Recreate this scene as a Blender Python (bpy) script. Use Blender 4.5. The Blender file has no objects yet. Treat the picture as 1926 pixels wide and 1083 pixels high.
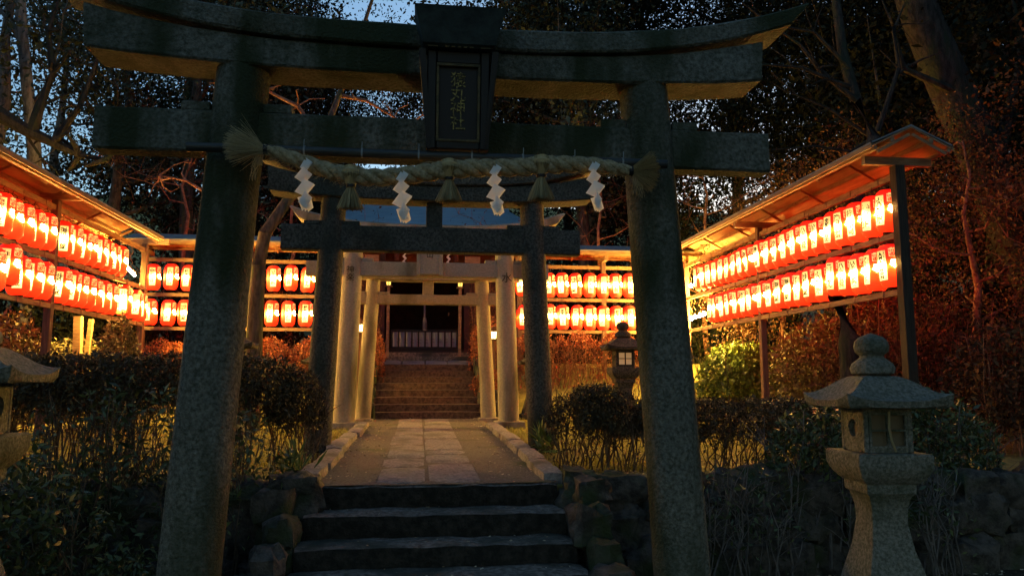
import bpy, bmesh, math, random
import numpy as np
from mathutils import Vector, Matrix, noise
PI = math.pi
scene = bpy.context.scene
C = scene.collection
random.seed(7)

# ------------------------------------------------------------------ camera
FPX = 1400.0
PITCH = math.radians(7.09)
YAW = math.radians(7.071)
EYE = 1.6
cam_d = bpy.data.cameras.new('camera')
cam = bpy.data.objects.new('camera', cam_d)
C.objects.link(cam)
cam.location = (0, 0, EYE)
cam.rotation_euler = (PI / 2 + PITCH, 0, -YAW)
cam_d.sensor_width = 36
cam_d.lens = FPX / 1926 * 36
cam_d.clip_end = 800
scene.camera = cam
F_ = Vector((math.sin(YAW) * math.cos(PITCH), math.cos(YAW) * math.cos(PITCH), math.sin(PITCH)))
R_ = Vector((math.cos(YAW), -math.sin(YAW), 0))
U_ = R_.cross(F_)


def at(x, y, Y):
    """world point at distance Y that shows at photo pixel x, y"""
    d = F_ + R_ * ((x - 963) / FPX) - U_ * ((y - 541.5) / FPX)
    return Vector((0, 0, EYE)) + d * (Y / d.y)


# ------------------------------------------------------------------ materials
def mat(name, base, rough=0.8, c2=None, scale=4.0, detail=6.0, bump=0.0, bscale=None, spec=0.3,
        c3=None, s3=1.2, st3=None, lo=0.4, hi=0.6, lo3=0.52, hi3=0.62, trans=0.0, stretch=None, rand=0.0):
    m = bpy.data.materials.new(name)
    m.use_nodes = True
    nt = m.node_tree
    b = nt.nodes['Principled BSDF']
    b.inputs['Roughness'].default_value = rough
    b.inputs['Specular IOR Level'].default_value = spec
    tc = nt.nodes.new('ShaderNodeTexCoord')
    vec = tc.outputs['Object']
    if stretch:
        mp = nt.nodes.new('ShaderNodeMapping')
        mp.inputs['Scale'].default_value = stretch
        nt.links.new(vec, mp.inputs['Vector'])
        vec = mp.outputs['Vector']
    col = None
    if c2:
        n = nt.nodes.new('ShaderNodeTexNoise')
        n.inputs['Scale'].default_value = scale
        n.inputs['Detail'].default_value = detail
        n.inputs['Roughness'].default_value = 0.65
        nt.links.new(vec, n.inputs['Vector'])
        r = nt.nodes.new('ShaderNodeValToRGB')
        r.color_ramp.elements[0].position = lo
        r.color_ramp.elements[0].color = (*base, 1)
        r.color_ramp.elements[1].position = hi
        r.color_ramp.elements[1].color = (*c2, 1)
        nt.links.new(n.outputs['Fac'], r.inputs['Fac'])
        col = r.outputs['Color']
    if c3:
        n = nt.nodes.new('ShaderNodeTexNoise')
        n.inputs['Scale'].default_value = s3
        n.inputs['Detail'].default_value = 5
        if st3:
            mp3 = nt.nodes.new('ShaderNodeMapping')
            mp3.inputs['Scale'].default_value = st3
            nt.links.new(tc.outputs['Object'], mp3.inputs['Vector'])
            nt.links.new(mp3.outputs['Vector'], n.inputs['Vector'])
        else:
            nt.links.new(vec, n.inputs['Vector'])
        r = nt.nodes.new('ShaderNodeValToRGB')
        r.color_ramp.elements[0].position = lo3
        r.color_ramp.elements[1].position = hi3
        nt.links.new(n.outputs['Fac'], r.inputs['Fac'])
        mx = nt.nodes.new('ShaderNodeMix')
        mx.data_type = 'RGBA'
        nt.links.new(r.outputs['Color'], mx.inputs['Factor'])
        if col:
            nt.links.new(col, mx.inputs['A'])
        else:
            mx.inputs['A'].default_value = (*base, 1)
        mx.inputs['B'].default_value = (*c3, 1)
        col = mx.outputs['Result']
    if rand:
        g = nt.nodes.new('ShaderNodeNewGeometry')
        mul = nt.nodes.new('ShaderNodeMapRange')
        mul.inputs['To Min'].default_value = 1 - rand
        mul.inputs['To Max'].default_value = 1 + rand
        nt.links.new(g.outputs['Random Per Island'], mul.inputs['Value'])
        hs = nt.nodes.new('ShaderNodeHueSaturation')
        nt.links.new(mul.outputs['Result'], hs.inputs['Value'])
        if col:
            nt.links.new(col, hs.inputs['Color'])
        else:
            hs.inputs['Color'].default_value = (*base, 1)
        col = hs.outputs['Color']
    if col:
        nt.links.new(col, b.inputs['Base Color'])
    else:
        b.inputs['Base Color'].default_value = (*base, 1)
    if bump:
        n = nt.nodes.new('ShaderNodeTexNoise')
        n.inputs['Scale'].default_value = bscale or scale * 4
        n.inputs['Detail'].default_value = 8
        nt.links.new(vec, n.inputs['Vector'])
        bp = nt.nodes.new('ShaderNodeBump')
        bp.inputs['Strength'].default_value = bump
        bp.inputs['Distance'].default_value = 0.02
        nt.links.new(n.outputs['Fac'], bp.inputs['Height'])
        nt.links.new(bp.outputs['Normal'], b.inputs['Normal'])
    if trans:
        b.inputs['Transmission Weight'].default_value = 0
        t = nt.nodes.new('ShaderNodeBsdfTranslucent')
        ad = nt.nodes.new('ShaderNodeMixShader')
        ad.inputs[0].default_value = trans
        if col:
            nt.links.new(col, t.inputs['Color'])
        else:
            t.inputs['Color'].default_value = (*base, 1)
        out = nt.nodes['Material Output']
        nt.links.new(b.outputs[0], ad.inputs[1])
        nt.links.new(t.outputs[0], ad.inputs[2])
        nt.links.new(ad.outputs[0], out.inputs['Surface'])
    return m


def emit(name, color, strength, base=(0.8, 0.7, 0.5)):
    m = bpy.data.materials.new(name)
    m.use_nodes = True
    b = m.node_tree.nodes['Principled BSDF']
    b.inputs['Base Color'].default_value = (*base, 1)
    b.inputs['Emission Color'].default_value = (*color, 1)
    b.inputs['Emission Strength'].default_value = strength
    return m


def emit_z(name, stops, strength, zmin, zmax, base, ribs=0.0, xs=0.0):
    """backlit paper: the lamp inside makes the paper glow most at its own height"""
    m = bpy.data.materials.new(name)
    m.use_nodes = True
    nt = m.node_tree
    b = nt.nodes['Principled BSDF']
    b.inputs['Base Color'].default_value = (*base, 1)
    b.inputs['Roughness'].default_value = 0.6
    tc = nt.nodes.new('ShaderNodeTexCoord')
    sp = nt.nodes.new('ShaderNodeSeparateXYZ')
    nt.links.new(tc.outputs['Object'], sp.inputs[0])
    mr = nt.nodes.new('ShaderNodeMapRange')
    mr.inputs['From Min'].default_value = zmin
    mr.inputs['From Max'].default_value = zmax
    nt.links.new(sp.outputs['Z'], mr.inputs['Value'])
    nz = nt.nodes.new('ShaderNodeTexNoise')
    nz.inputs['Scale'].default_value = 9
    oi = nt.nodes.new('ShaderNodeObjectInfo')
    av = nt.nodes.new('ShaderNodeVectorMath')
    av.operation = 'ADD'
    nt.links.new(tc.outputs['Object'], av.inputs[0])
    nt.links.new(oi.outputs['Location'], av.inputs[1])
    nt.links.new(av.outputs[0], nz.inputs['Vector'])
    ma = nt.nodes.new('ShaderNodeMath')
    ma.operation = 'MULTIPLY_ADD'
    nt.links.new(nz.outputs['Fac'], ma.inputs[0])
    ma.inputs[1].default_value = 0.22
    ad = nt.nodes.new('ShaderNodeMath')
    ad.operation = 'SUBTRACT'
    nt.links.new(mr.outputs['Result'], ad.inputs[0])
    ad.inputs[1].default_value = 0.11
    nt.links.new(ad.outputs[0], ma.inputs[2])
    r = nt.nodes.new('ShaderNodeValToRGB')
    cr = r.color_ramp
    mxv = max(max(c) for _, c in stops)
    while len(cr.elements) < len(stops):
        cr.elements.new(0.5)
    for e, (p, c) in zip(cr.elements, stops):
        e.position = p
        e.color = (c[0] / mxv, c[1] / mxv, c[2] / mxv, 1)
    nt.links.new(ma.outputs[0], r.inputs['Fac'])
    nt.links.new(r.outputs['Color'], b.inputs['Emission Color'])
    st = strength * mxv
    rd = nt.nodes.new('ShaderNodeMapRange')
    rd.inputs['To Min'].default_value = st * 0.78
    rd.inputs['To Max'].default_value = st * 1.15
    nt.links.new(oi.outputs['Random'], rd.inputs['Value'])
    if ribs:
        w = nt.nodes.new('ShaderNodeTexWave')
        w.bands_direction = 'Z'
        w.inputs['Scale'].default_value = ribs
        nt.links.new(tc.outputs['Object'], w.inputs['Vector'])
        mp = nt.nodes.new('ShaderNodeMapRange')
        mp.inputs['To Min'].default_value = 0.5
        mp.inputs['To Max'].default_value = 1.1
        nt.links.new(w.outputs['Fac'], mp.inputs['Value'])
        mu = nt.nodes.new('ShaderNodeMath')
        mu.operation = 'MULTIPLY'
        nt.links.new(mp.outputs['Result'], mu.inputs[0])
        nt.links.new(rd.outputs['Result'], mu.inputs[1])
        nt.links.new(mu.outputs[0], b.inputs['Emission Strength'])
    else:
        nt.links.new(rd.outputs['Result'], b.inputs['Emission Strength'])
    return m


M = {}
M['granite_moss'] = mat('granite_moss', (0.045, 0.05, 0.034), 0.92, (0.24, 0.24, 0.205), 38, 12, 1.0, 55,
                        c3=(0.028, 0.038, 0.016), s3=2.6, st3=(1, 1, 0.3), lo=0.34, hi=0.76, lo3=0.42, hi3=0.6)
M['granite_dark'] = mat('granite_dark', (0.045, 0.04, 0.03), 0.9, (0.13, 0.115, 0.09), 40, 9, 0.8, 60,
                        c3=(0.03, 0.035, 0.022), s3=1.3, lo3=0.5, hi3=0.68)
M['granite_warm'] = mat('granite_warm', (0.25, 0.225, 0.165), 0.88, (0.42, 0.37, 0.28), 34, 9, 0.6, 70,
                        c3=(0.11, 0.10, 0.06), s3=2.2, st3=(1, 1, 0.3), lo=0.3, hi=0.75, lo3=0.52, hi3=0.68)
M['paving'] = mat('paving', (0.17, 0.15, 0.14), 0.85, (0.35, 0.31, 0.285), 30, 9, 0.5, 80,
                  c3=(0.12, 0.11, 0.09), s3=2.5, lo3=0.5, hi3=0.7)
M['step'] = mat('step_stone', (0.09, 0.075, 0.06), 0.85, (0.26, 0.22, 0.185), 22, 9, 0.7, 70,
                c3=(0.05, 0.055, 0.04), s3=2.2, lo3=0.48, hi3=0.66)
M['step_brown'] = mat('step_brown', (0.06, 0.035, 0.025), 0.85, (0.15, 0.095, 0.07), 16, 9, 0.7, 60)  # red lantern light on the upper flight is put into this brown
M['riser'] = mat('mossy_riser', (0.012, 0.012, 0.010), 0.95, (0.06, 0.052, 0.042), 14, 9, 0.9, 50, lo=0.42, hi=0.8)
M['boulder'] = mat('boulder', (0.03, 0.028, 0.024), 0.9, (0.10, 0.09, 0.078), 9, 9, 0.9, 30,
                   c3=(0.035, 0.05, 0.02), s3=2.5, lo3=0.5, hi3=0.64)
M['path'] = mat('path_dirt', (0.105, 0.088, 0.068), 0.95, (0.21, 0.18, 0.145), 45, 10, 0.7, 90,
                c3=(0.09, 0.095, 0.04), s3=1.4, lo3=0.56, hi3=0.7)
M['soil'] = mat('soil', (0.025, 0.02, 0.013), 0.95, (0.07, 0.055, 0.035), 14, 9, 0.9, 30)
M['lawn_soil'] = mat('lawn_soil', (0.15, 0.14, 0.04), 0.95, (0.25, 0.22, 0.07), 9, 9, 0.6, 40)
M['grass'] = mat('grass_blade', (0.28, 0.27, 0.05), 0.7, (0.4, 0.35, 0.09), 3, 4, trans=0.25, rand=0.35)
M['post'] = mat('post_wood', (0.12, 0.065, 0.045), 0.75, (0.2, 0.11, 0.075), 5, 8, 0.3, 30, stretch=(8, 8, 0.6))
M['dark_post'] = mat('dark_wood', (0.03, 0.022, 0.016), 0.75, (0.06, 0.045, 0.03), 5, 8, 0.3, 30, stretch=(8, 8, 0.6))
M['rail'] = mat('rail_wood', (0.22, 0.13, 0.07), 0.7, (0.36, 0.23, 0.12), 5, 8, 0.25, 30, stretch=(1, 1, 6))
M['board'] = mat('roof_board', (0.26, 0.13, 0.06), 0.7, (0.42, 0.24, 0.12), 3, 8, 0.2, 20, stretch=(5, 0.6, 1))
M['roof_metal'] = mat('roof_metal', (0.16, 0.17, 0.18), 0.5, (0.28, 0.28, 0.28), 5, 6, 0.1, 20)
M['shrine_roof'] = mat('shrine_roof', (0.13, 0.24, 0.32), 0.5, (0.24, 0.38, 0.46), 3, 8, 0.2, 20, stretch=(0.6, 14, 14))
M['shrine_wood'] = mat('shrine_wood', (0.03, 0.016, 0.01), 0.7, (0.07, 0.032, 0.02), 4, 8, 0.2, 20)
M['shrine_red'] = mat('shrine_red_wood', (0.06, 0.018, 0.012), 0.7, (0.10, 0.03, 0.015), 4, 8, 0.2, 20)
M['black'] = mat('black_lacquer', (0.008, 0.008, 0.009), 0.45)
M['wire'] = mat('wire', (0.03, 0.02, 0.015), 0.5)
M['hood'] = mat('hood_metal', (0.012, 0.02, 0.022), 0.6, (0.03, 0.05, 0.05), 6, 6, 0.2, 30)
M['bronze'] = mat('old_bronze', (0.05, 0.042, 0.02), 0.6, (0.12, 0.09, 0.035), 12, 8, 0.3, 40)
M['plate'] = mat('plaque_board', (0.012, 0.011, 0.008), 0.7, (0.024, 0.021, 0.014), 9, 8, 0.2, 40)
M['gold'] = mat('gold_leaf', (0.03, 0.026, 0.012), 0.5, (0.42, 0.33, 0.09), 45, 6, lo=0.42, hi=0.62)
M['straw'] = mat('rice_straw', (0.25, 0.205, 0.11), 0.85, (0.45, 0.38, 0.23), 40, 6, 0.5, 120, trans=0.1)
M['fibre'] = mat('straw_fibre', (0.38, 0.31, 0.16), 0.8, trans=0.2, rand=0.4)
M['paper'] = mat('white_paper', (0.9, 0.9, 0.88), 0.8, trans=0.35)
M['bamboo'] = mat('bamboo', (0.02, 0.025, 0.025), 0.4, (0.05, 0.055, 0.05), 4, 4, stretch=(1, 8, 8))
M['bamboo_node'] = mat('bamboo_node', (0.22, 0.25, 0.25), 0.5)
M['bark'] = mat('bark', (0.035, 0.028, 0.022), 0.95, (0.10, 0.08, 0.065), 6, 9, 1.0, 18, c3=(0.05, 0.06, 0.03), s3=2,
                stretch=(2.5, 2.5, 0.7))
M['bark_dark'] = mat('bark_dark', (0.016, 0.013, 0.010), 0.95, (0.05, 0.04, 0.032), 6, 9, 1.0, 18, c3=(0.025, 0.03, 0.016), s3=2, stretch=(2.5, 2.5, 0.7))
M['bark_pale'] = mat('bark_pale', (0.08, 0.075, 0.07), 0.95, (0.2, 0.18, 0.165), 6, 9, 0.8, 18, stretch=(2.5, 2.5, 0.7))
M['twig'] = mat('twig', (0.06, 0.045, 0.03), 0.9, (0.15, 0.11, 0.07), 8, 5)
M['twig_red'] = mat('twig_red', (0.14, 0.06, 0.035), 0.9, (0.26, 0.13, 0.08), 8, 5)
M['leaf_dark'] = mat('leaf_dark', (0.016, 0.024, 0.011), 0.6, (0.038, 0.05, 0.022), 0.6, 3, spec=0.4, rand=0.5)
M['leaf_black'] = mat('leaf_shade', (0.009, 0.012, 0.006), 0.7, (0.016, 0.019, 0.011), 0.6, 3, spec=0.1, rand=0.5)
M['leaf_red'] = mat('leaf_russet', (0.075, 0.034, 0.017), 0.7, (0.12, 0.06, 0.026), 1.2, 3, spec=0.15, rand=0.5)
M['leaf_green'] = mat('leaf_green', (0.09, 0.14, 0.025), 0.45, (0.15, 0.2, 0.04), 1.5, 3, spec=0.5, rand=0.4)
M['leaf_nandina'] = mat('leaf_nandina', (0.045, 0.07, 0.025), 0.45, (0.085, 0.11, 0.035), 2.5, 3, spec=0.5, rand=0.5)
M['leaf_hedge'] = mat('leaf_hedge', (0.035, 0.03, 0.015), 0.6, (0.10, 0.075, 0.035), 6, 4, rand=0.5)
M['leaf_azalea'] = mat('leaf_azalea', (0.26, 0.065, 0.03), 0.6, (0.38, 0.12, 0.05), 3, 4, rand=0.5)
M['leaf_dry'] = mat('leaf_dry', (0.13, 0.11, 0.045), 0.7, (0.22, 0.18, 0.08), 3, 4, rand=0.5)
M['leaf_litter'] = mat('litter', (0.26, 0.19, 0.11), 0.7, (0.55, 0.46, 0.32), 3, 4, rand=0.5)
M['ink'] = mat('ink', (0.01, 0.008, 0.006), 0.6)
M['carving'] = mat('carving_ink', (0.05, 0.04, 0.02), 0.9)
M['cloth'] = mat('cloth', (0.30, 0.32, 0.38), 0.85)
M['cloth_stripe'] = mat('cloth_stripe', (0.2, 0.21, 0.25), 0.85)
M['pane_dark'] = mat('pane_paper', (0.17, 0.13, 0.075), 0.8)
M['hole'] = mat('dark_hollow', (0.01, 0.009, 0.008), 0.95)
LM = 1.0
M['lantern'] = emit_z('red_lantern_paper',
                      [(0.0, (1.2, 0.020, 0.003)), (0.2, (1.5, 0.032, 0.004)), (0.34, (2.2, 0.08, 0.006)), (0.43, (3.2, 0.17, 0.010)), (0.5, (4.4, 0.42, 0.03)),
                       (0.56, (3.2, 0.16, 0.01)), (0.64, (1.7, 0.025, 0.003)), (0.75, (1.2, 0.006, 0.001)), (1.0, (0.9, 0.004, 0.001))],
                      LM, 0.0, 0.54, (0.5, 0.04, 0.02), ribs=16)
M['label_paper'] = emit_z('lantern_label_paper',
                          [(0.0, (0.5, 0.28, 0.07)), (0.2, (0.9, 0.58, 0.18)), (0.38, (5.0, 2.8, 0.6)), (0.5, (52.0, 28, 6.0)), (0.6, (4.0, 2.2, 0.5)), (0.65, (0.7, 0.48, 0.15)), (0.74, (0.5, 0.31, 0.08)), (1.0, (0.36, 0.19, 0.04))],
                          LM, 0.0, 0.54, (0.7, 0.6, 0.4))
M['crest_paper'] = emit_z('lantern_crest_paper', [(0.0, (4, 2.4, .6)), (0.5, (86, 47.0, 10.0)), (1.0, (1.5, .9, 0.25))], LM, 0.0, 0.54,
                          (0.7, 0.6, 0.4))
M['char_paper'] = emit('character_paper', (1.0, 0.5, 0.13), 0.38)
M['bulb'] = emit('bare_bulb', (1.0, 0.6, 0.10), 1700.0)
M['lamp_pane'] = emit('lamp_pane', (1.0, 0.62, 0.08), 0.8)
M['lamp_pane_hot'] = emit('lamp_pane_hot', (1.0, 0.7, 0.25), 5.0)
M['sl_pane'] = emit('lit_stone_pane', (1.0, 0.5, 0.18), 0.1)


# ------------------------------------------------------------------ mesh helpers
class MB:
    def __init__(s):
        s.v = []; s.f = []; s.mi = []

    def add(s, vs, fs, mi=0):
        o = len(s.v)
        s.v += [tuple(p) for p in vs]
        s.f += [tuple(i + o for i in f) for f in fs]
        s.mi += [mi] * len(fs)
        return s

    def box(s, x0, x1, y0, y1, z0, z1, mi=0, T=None, bev=0.0):
        if bev:
            b = bev
            def ring(z, e):
                return [(x0 + e + b, y0 + e, z), (x1 - e - b, y0 + e, z), (x1 - e, y0 + e + b, z), (x1 - e, y1 - e - b, z),
                        (x1 - e - b, y1 - e, z), (x0 + e + b, y1 - e, z), (x0 + e, y1 - e - b, z), (x0 + e, y0 + e + b, z)]
            vs = ring(z0, b) + ring(z0 + b, 0) + ring(z1 - b, 0) + ring(z1, b)
            fs = [tuple(range(7, -1, -1)), tuple(range(24, 32))]
            for k in range(3):
                for i in range(8):
                    j = (i + 1) % 8
                    fs.append((k * 8 + i, k * 8 + j, k * 8 + 8 + j, k * 8 + 8 + i))
        else:
            vs = [(x0, y0, z0), (x1, y0, z0), (x1, y1, z0), (x0, y1, z0), (x0, y0, z1), (x1, y0, z1), (x1, y1, z1), (x0, y1, z1)]
            fs = [(3, 2, 1, 0), (4, 5, 6, 7), (0, 1, 5, 4), (1, 2, 6, 5), (2, 3, 7, 6), (3, 0, 4, 7)]
        if T:
            vs = [T @ Vector(p) for p in vs]
        return s.add(vs, fs, mi)

    def beam(s, a, b, w, h, mi=0, up=(0, 0, 1)):
        a = Vector(a); b = Vector(b); d = (b - a).normalized(); up = Vector(up)
        r = d.cross(up)
        if r.length < 1e-4:
            r = Vector((1, 0, 0))
        r.normalize(); u = r.cross(d)
        vs = []
        for p in (a, b):
            for (i, j) in ((-1, -1), (1, -1), (1, 1), (-1, 1)):
                vs.append(p + r * (i * w / 2) + u * (j * h / 2))
        return s.add(vs, [(0, 1, 2, 3), (7, 6, 5, 4), (0, 4, 5, 1), (1, 5, 6, 2), (2, 6, 7, 3), (3, 7, 4, 0)], mi)

    def tube(s, pts, rad, seg=8, mi=0, cap=True):
        pts = [Vector(p) for p in pts]
        n = len(pts)
        if not hasattr(rad, '__len__'):
            rad = [rad] * n
        vs = []
        ref = Vector((0.13, 0.21, 1)).normalized()
        for k, p in enumerate(pts):
            d = (pts[min(k + 1, n - 1)] - pts[max(k - 1, 0)])
            if d.length < 1e-7:
                d = Vector((0, 0, 1))
            d.normalize()
            r = d.cross(ref)
            if r.length < 0.05:
                r = d.cross(Vector((1, 0, 0)))
            r.normalize(); u = r.cross(d)
            for i in range(seg):
                a = 2 * PI * i / seg
                vs.append(p + r * (math.cos(a) * rad[k]) + u * (math.sin(a) * rad[k]))
        fs = []
        for k in range(n - 1):
            for i in range(seg):
                j = (i + 1) % seg
                fs.append((k * seg + i, k * seg + j, (k + 1) * seg + j, (k + 1) * seg + i))
        if cap:
            fs.append(tuple(range(seg - 1, -1, -1)))
            fs.append(tuple((n - 1) * seg + i for i in range(seg)))
        return s.add(vs, fs, mi)

    def lathe(s, prof, seg=16, c=(0, 0, 0), mi=0):
        vs = []
        for (r, z) in prof:
            for i in range(seg):
                a = 2 * PI * i / seg
                vs.append((c[0] + r * math.cos(a), c[1] + r * math.sin(a), c[2] + z))
        fs = []
        n = len(prof)
        for k in range(n - 1):
            for i in range(seg):
                j = (i + 1) % seg
                fs.append((k * seg + i, k * seg + j, (k + 1) * seg + j, (k + 1) * seg + i))
        fs.append(tuple(range(seg - 1, -1, -1)))
        fs.append(tuple((n - 1) * seg + i for i in range(seg)))
        return s.add(vs, fs, mi)

    def rings(s, rings, mi=0, caps=True):
        m = len(rings[0]); vs = [p for r in rings for p in r]; fs = []
        for k in range(len(rings) - 1):
            for i in range(m):
                j = (i + 1) % m
                fs.append((k * m + i, k * m + j, (k + 1) * m + j, (k + 1) * m + i))
        if caps:
            fs.append(tuple(range(m - 1, -1, -1)))
            fs.append(tuple((len(rings) - 1) * m + i for i in range(m)))
        return s.add(vs, fs, mi)

    def rock(s, c, sz, seed=0, mi=0, n=7, amp=0.16, sq=0.55):
        """squarish boulder: a superellipsoid roughened by noise"""
        vs = []; seg = n * 2
        off = Vector((seed * 3.7, seed * 1.9, seed * 5.3))
        for k in range(n + 1):
            th = PI * k / n
            for i in range(seg):
                ph = 2 * PI * i / seg
                d = Vector((math.sin(th) * math.cos(ph), math.sin(th) * math.sin(ph), math.cos(th)))
                q = Vector([math.copysign(abs(t) ** sq, t) for t in d])
                m_ = max(abs(q.x), abs(q.y), abs(q.z))
                q = q / (m_ ** 0.45)
                f = 1 + amp * noise.noise(d * 1.6 + off) + amp * 0.5 * noise.noise(d * 4 + off)
                vs.append((c[0] + q.x * sz[0] / 2 * f, c[1] + q.y * sz[1] / 2 * f, c[2] + q.z * sz[2] / 2 * f))
        fs = []
        for k in range(n):
            for i in range(seg):
                j = (i + 1) % seg
                fs.append((k * seg + i, (k + 1) * seg + i, (k + 1) * seg + j, k * seg + j))
        return s.add(vs, fs, mi)

    def slab(s, x0, x1, y0, y1, z0, z1, amp=0.008, step=0.12, mi=0, seed=0, slope=0.0, mf=None):
        """hewn stone block: subdivided box with worn edges and an uneven surface"""
        nx = max(2, int((x1 - x0) / step)); ny = max(2, int((y1 - y0) / step)); nz = max(2, int((z1 - z0) / step))
        nx, ny, nz = min(nx, 30), min(ny, 16), min(nz, 8)
        idx = {}; vs = []
        def V(i, j, k):
            if (i, j, k) not in idx:
                idx[(i, j, k)] = len(vs)
                x = x0 + (x1 - x0) * i / nx; y = y0 + (y1 - y0) * j / ny; z = z0 + (z1 - z0) * k / nz
                e = ((i in (0, nx)) + (j in (0, ny)) + (k in (0, nz)))
                cx, cy, cz = (x0 + x1) / 2, (y0 + y1) / 2, (z0 + z1) / 2
                w = 0.010 * max(0, e - 1)
                x -= math.copysign(w, x - cx); y -= math.copysign(w, y - cy); z -= math.copysign(w, z - cz)
                p = Vector((x, y, z + slope * (y - y0)))
                o = noise.noise_vector(p * 5 + Vector((seed, seed * 2, 0)))
                p = p + o * amp
                vs.append(p)
            return idx[(i, j, k)]
        fs = []; front = []
        for i in range(nx):
            for j in range(ny):
                fs.append((V(i, j, 0), V(i, j + 1, 0), V(i + 1, j + 1, 0), V(i + 1, j, 0)))
                fs.append((V(i, j, nz), V(i + 1, j, nz), V(i + 1, j + 1, nz), V(i, j + 1, nz)))
        for i in range(nx):
            for k in range(nz):
                (fs if mf is None else front).append((V(i, 0, k), V(i + 1, 0, k), V(i + 1, 0, k + 1), V(i, 0, k + 1)))
                fs.append((V(i, ny, k), V(i, ny, k + 1), V(i + 1, ny, k + 1), V(i + 1, ny, k)))
        for j in range(ny):
            for k in range(nz):
                fs.append((V(0, j, k), V(0, j, k + 1), V(0, j + 1, k + 1), V(0, j + 1, k)))
                fs.append((V(nx, j, k), V(nx, j + 1, k), V(nx, j + 1, k + 1), V(nx, j, k + 1)))
        if front:
            s.add(vs, fs, mi)
            o_ = len(s.v) - len(vs)
            s.f += [tuple(q + o_ for q in f) for f in front]
            s.mi += [mf] * len(front)
            return s
        return s.add(vs, fs, mi)

    def mesh(s, name, mats, smooth=False):
        me = bpy.data.meshes.new(name)
        me.from_pydata(s.v, [], s.f)
        for m in (mats if isinstance(mats, (list, tuple)) else [mats]):
            me.materials.append(m)
        if any(s.mi):
            me.polygons.foreach_set('material_index', s.mi)
        if smooth:
            me.polygons.foreach_set('use_smooth', [True] * len(s.f))
            if smooth != 2:
                me.set_sharp_from_angle(angle=math.radians(40))
        me.update()
        return me

    def build(s, name, mats, parent=None, smooth=False, loc=None):
        return link(name, s.mesh(name, mats, smooth), parent, loc)


def link(name, me, parent=None, loc=None, rot=None):
    o = bpy.data.objects.new(name, me)
    C.objects.link(o)
    if parent is not None:
        o.parent = parent
    if loc is not None:
        o.location = loc
    if rot is not None:
        o.rotation_euler = rot
    return o


def tag(o, label, cat, group=None, kind=None):
    if label: o['label'] = label
    if cat: o['category'] = cat
    if group: o['group'] = group
    if kind: o['kind'] = kind
    return o


def thing(name, label, cat, loc=(0, 0, 0), rz=0.0, group=None):
    o = bpy.data.objects.new(name, None)
    o.empty_display_size = 0.1
    C.objects.link(o)
    o.location = loc
    o.rotation_euler = (0, 0, rz)
    return tag(o, label, cat, group)


def copy_tree(o, parent=None):
    c = o.copy()
    C.objects.link(c)
    c.parent = parent
    for ch in list(o.children):
        copy_tree(ch, c)
    return c


def struct(name, mb, m, smooth=False):
    o = mb.build(name, m, None, smooth)
    o['kind'] = 'structure'
    return o


def npmesh(name, V, Fq, mats, mi=None):
    """fast mesh of quads from numpy arrays"""
    me = bpy.data.meshes.new(name)
    nv, nf = len(V), len(Fq)
    me.vertices.add(nv)
    me.vertices.foreach_set('co', np.asarray(V, dtype=np.float32).ravel())
    me.loops.add(nf * 4)
    me.loops.foreach_set('vertex_index', np.asarray(Fq, dtype=np.int32).ravel())
    me.polygons.add(nf)
    me.polygons.foreach_set('loop_start', np.arange(0, nf * 4, 4, dtype=np.int32))
    for m in (mats if isinstance(mats, (list, tuple)) else [mats]):
        me.materials.append(m)
    if mi is not None:
        me.polygons.foreach_set('material_index', np.asarray(mi, dtype=np.int32))
    me.update(calc_edges=True)
    return me


def leaf_arrays(P, size, rng, ratio=0.45, droop=0.0, up=None, jitter=0.35):
    """one rhombic leaf per point"""
    n = len(P)
    d = rng.normal(size=(n, 3))
    if up is not None:
        d = d * 0.7 + np.asarray(up)
    d[:, 2] -= droop
    d /= np.linalg.norm(d, axis=1)[:, None] + 1e-9
    q = rng.normal(size=(n, 3))
    s = np.cross(d, q)
    s /= np.linalg.norm(s, axis=1)[:, None] + 1e-9
    L = size * (1 + jitter * rng.normal(size=(n, 1))).clip(0.35, 2)
    W = L * ratio * 0.5
    nrm = np.cross(d, s)
    a = P
    b = P + d * L * 0.45 + s * W + nrm * L * 0.06
    c = P + d * L
    e = P + d * L * 0.45 - s * W + nrm * L * 0.06
    V = np.stack([a, b, c, e], axis=1).reshape(-1, 3)
    Fq = np.arange(n * 4).reshape(-1, 4)
    return V, Fq


def leaves(name, P, size, m, seed=0, **k):
    rng = np.random.default_rng(seed)
    V, Fq = leaf_arrays(np.asarray(P, dtype=float), size, rng, **k)
    return npmesh(name, V, Fq, m)


# ------------------------------------------------------------------ world
w = bpy.data.worlds.new('World')
scene.world = w
w.use_nodes = True
nt = w.node_tree
sky = nt.nodes.new('ShaderNodeTexSky')
sky.sky_type = 'NISHITA'
sky.sun_disc = False
sky.sun_elevation = math.radians(3)
sky.sun_rotation = math.radians(25)
sky.air_density = 1.0
sky.dust_density = 0.4
sky.ozone_density = 2.4
bg = nt.nodes['Background']
bg.inputs['Strength'].default_value = 0.18
nt.links.new(sky.outputs[0], bg.inputs['Color'])

# ------------------------------------------------------------------ ground
X0, XC = 0.13, 0.13


def hill(x, y):
    """height of the terrace ground"""
    z = 0.65 + 0.0179 * min(y, 14.2)
    t = min(max((y - 14.3) / 2.4, 0), 1)
    z += (1.98 - 0.9) * t * t * (3 - 2 * t)
    if y > 18.5 and not -2.6 < x < 3.0:
        z += 0.10 * (y - 18.5)
    if y > 27:
        z += 0.22 * (y - 27)
    return z


g = MB()
g.add([(-150, -120, 0), (150, -120, 0), (150, 220, 0), (-150, 220, 0)], [(0, 1, 2, 3)])
struct('ground', g, M['soil'])
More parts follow.
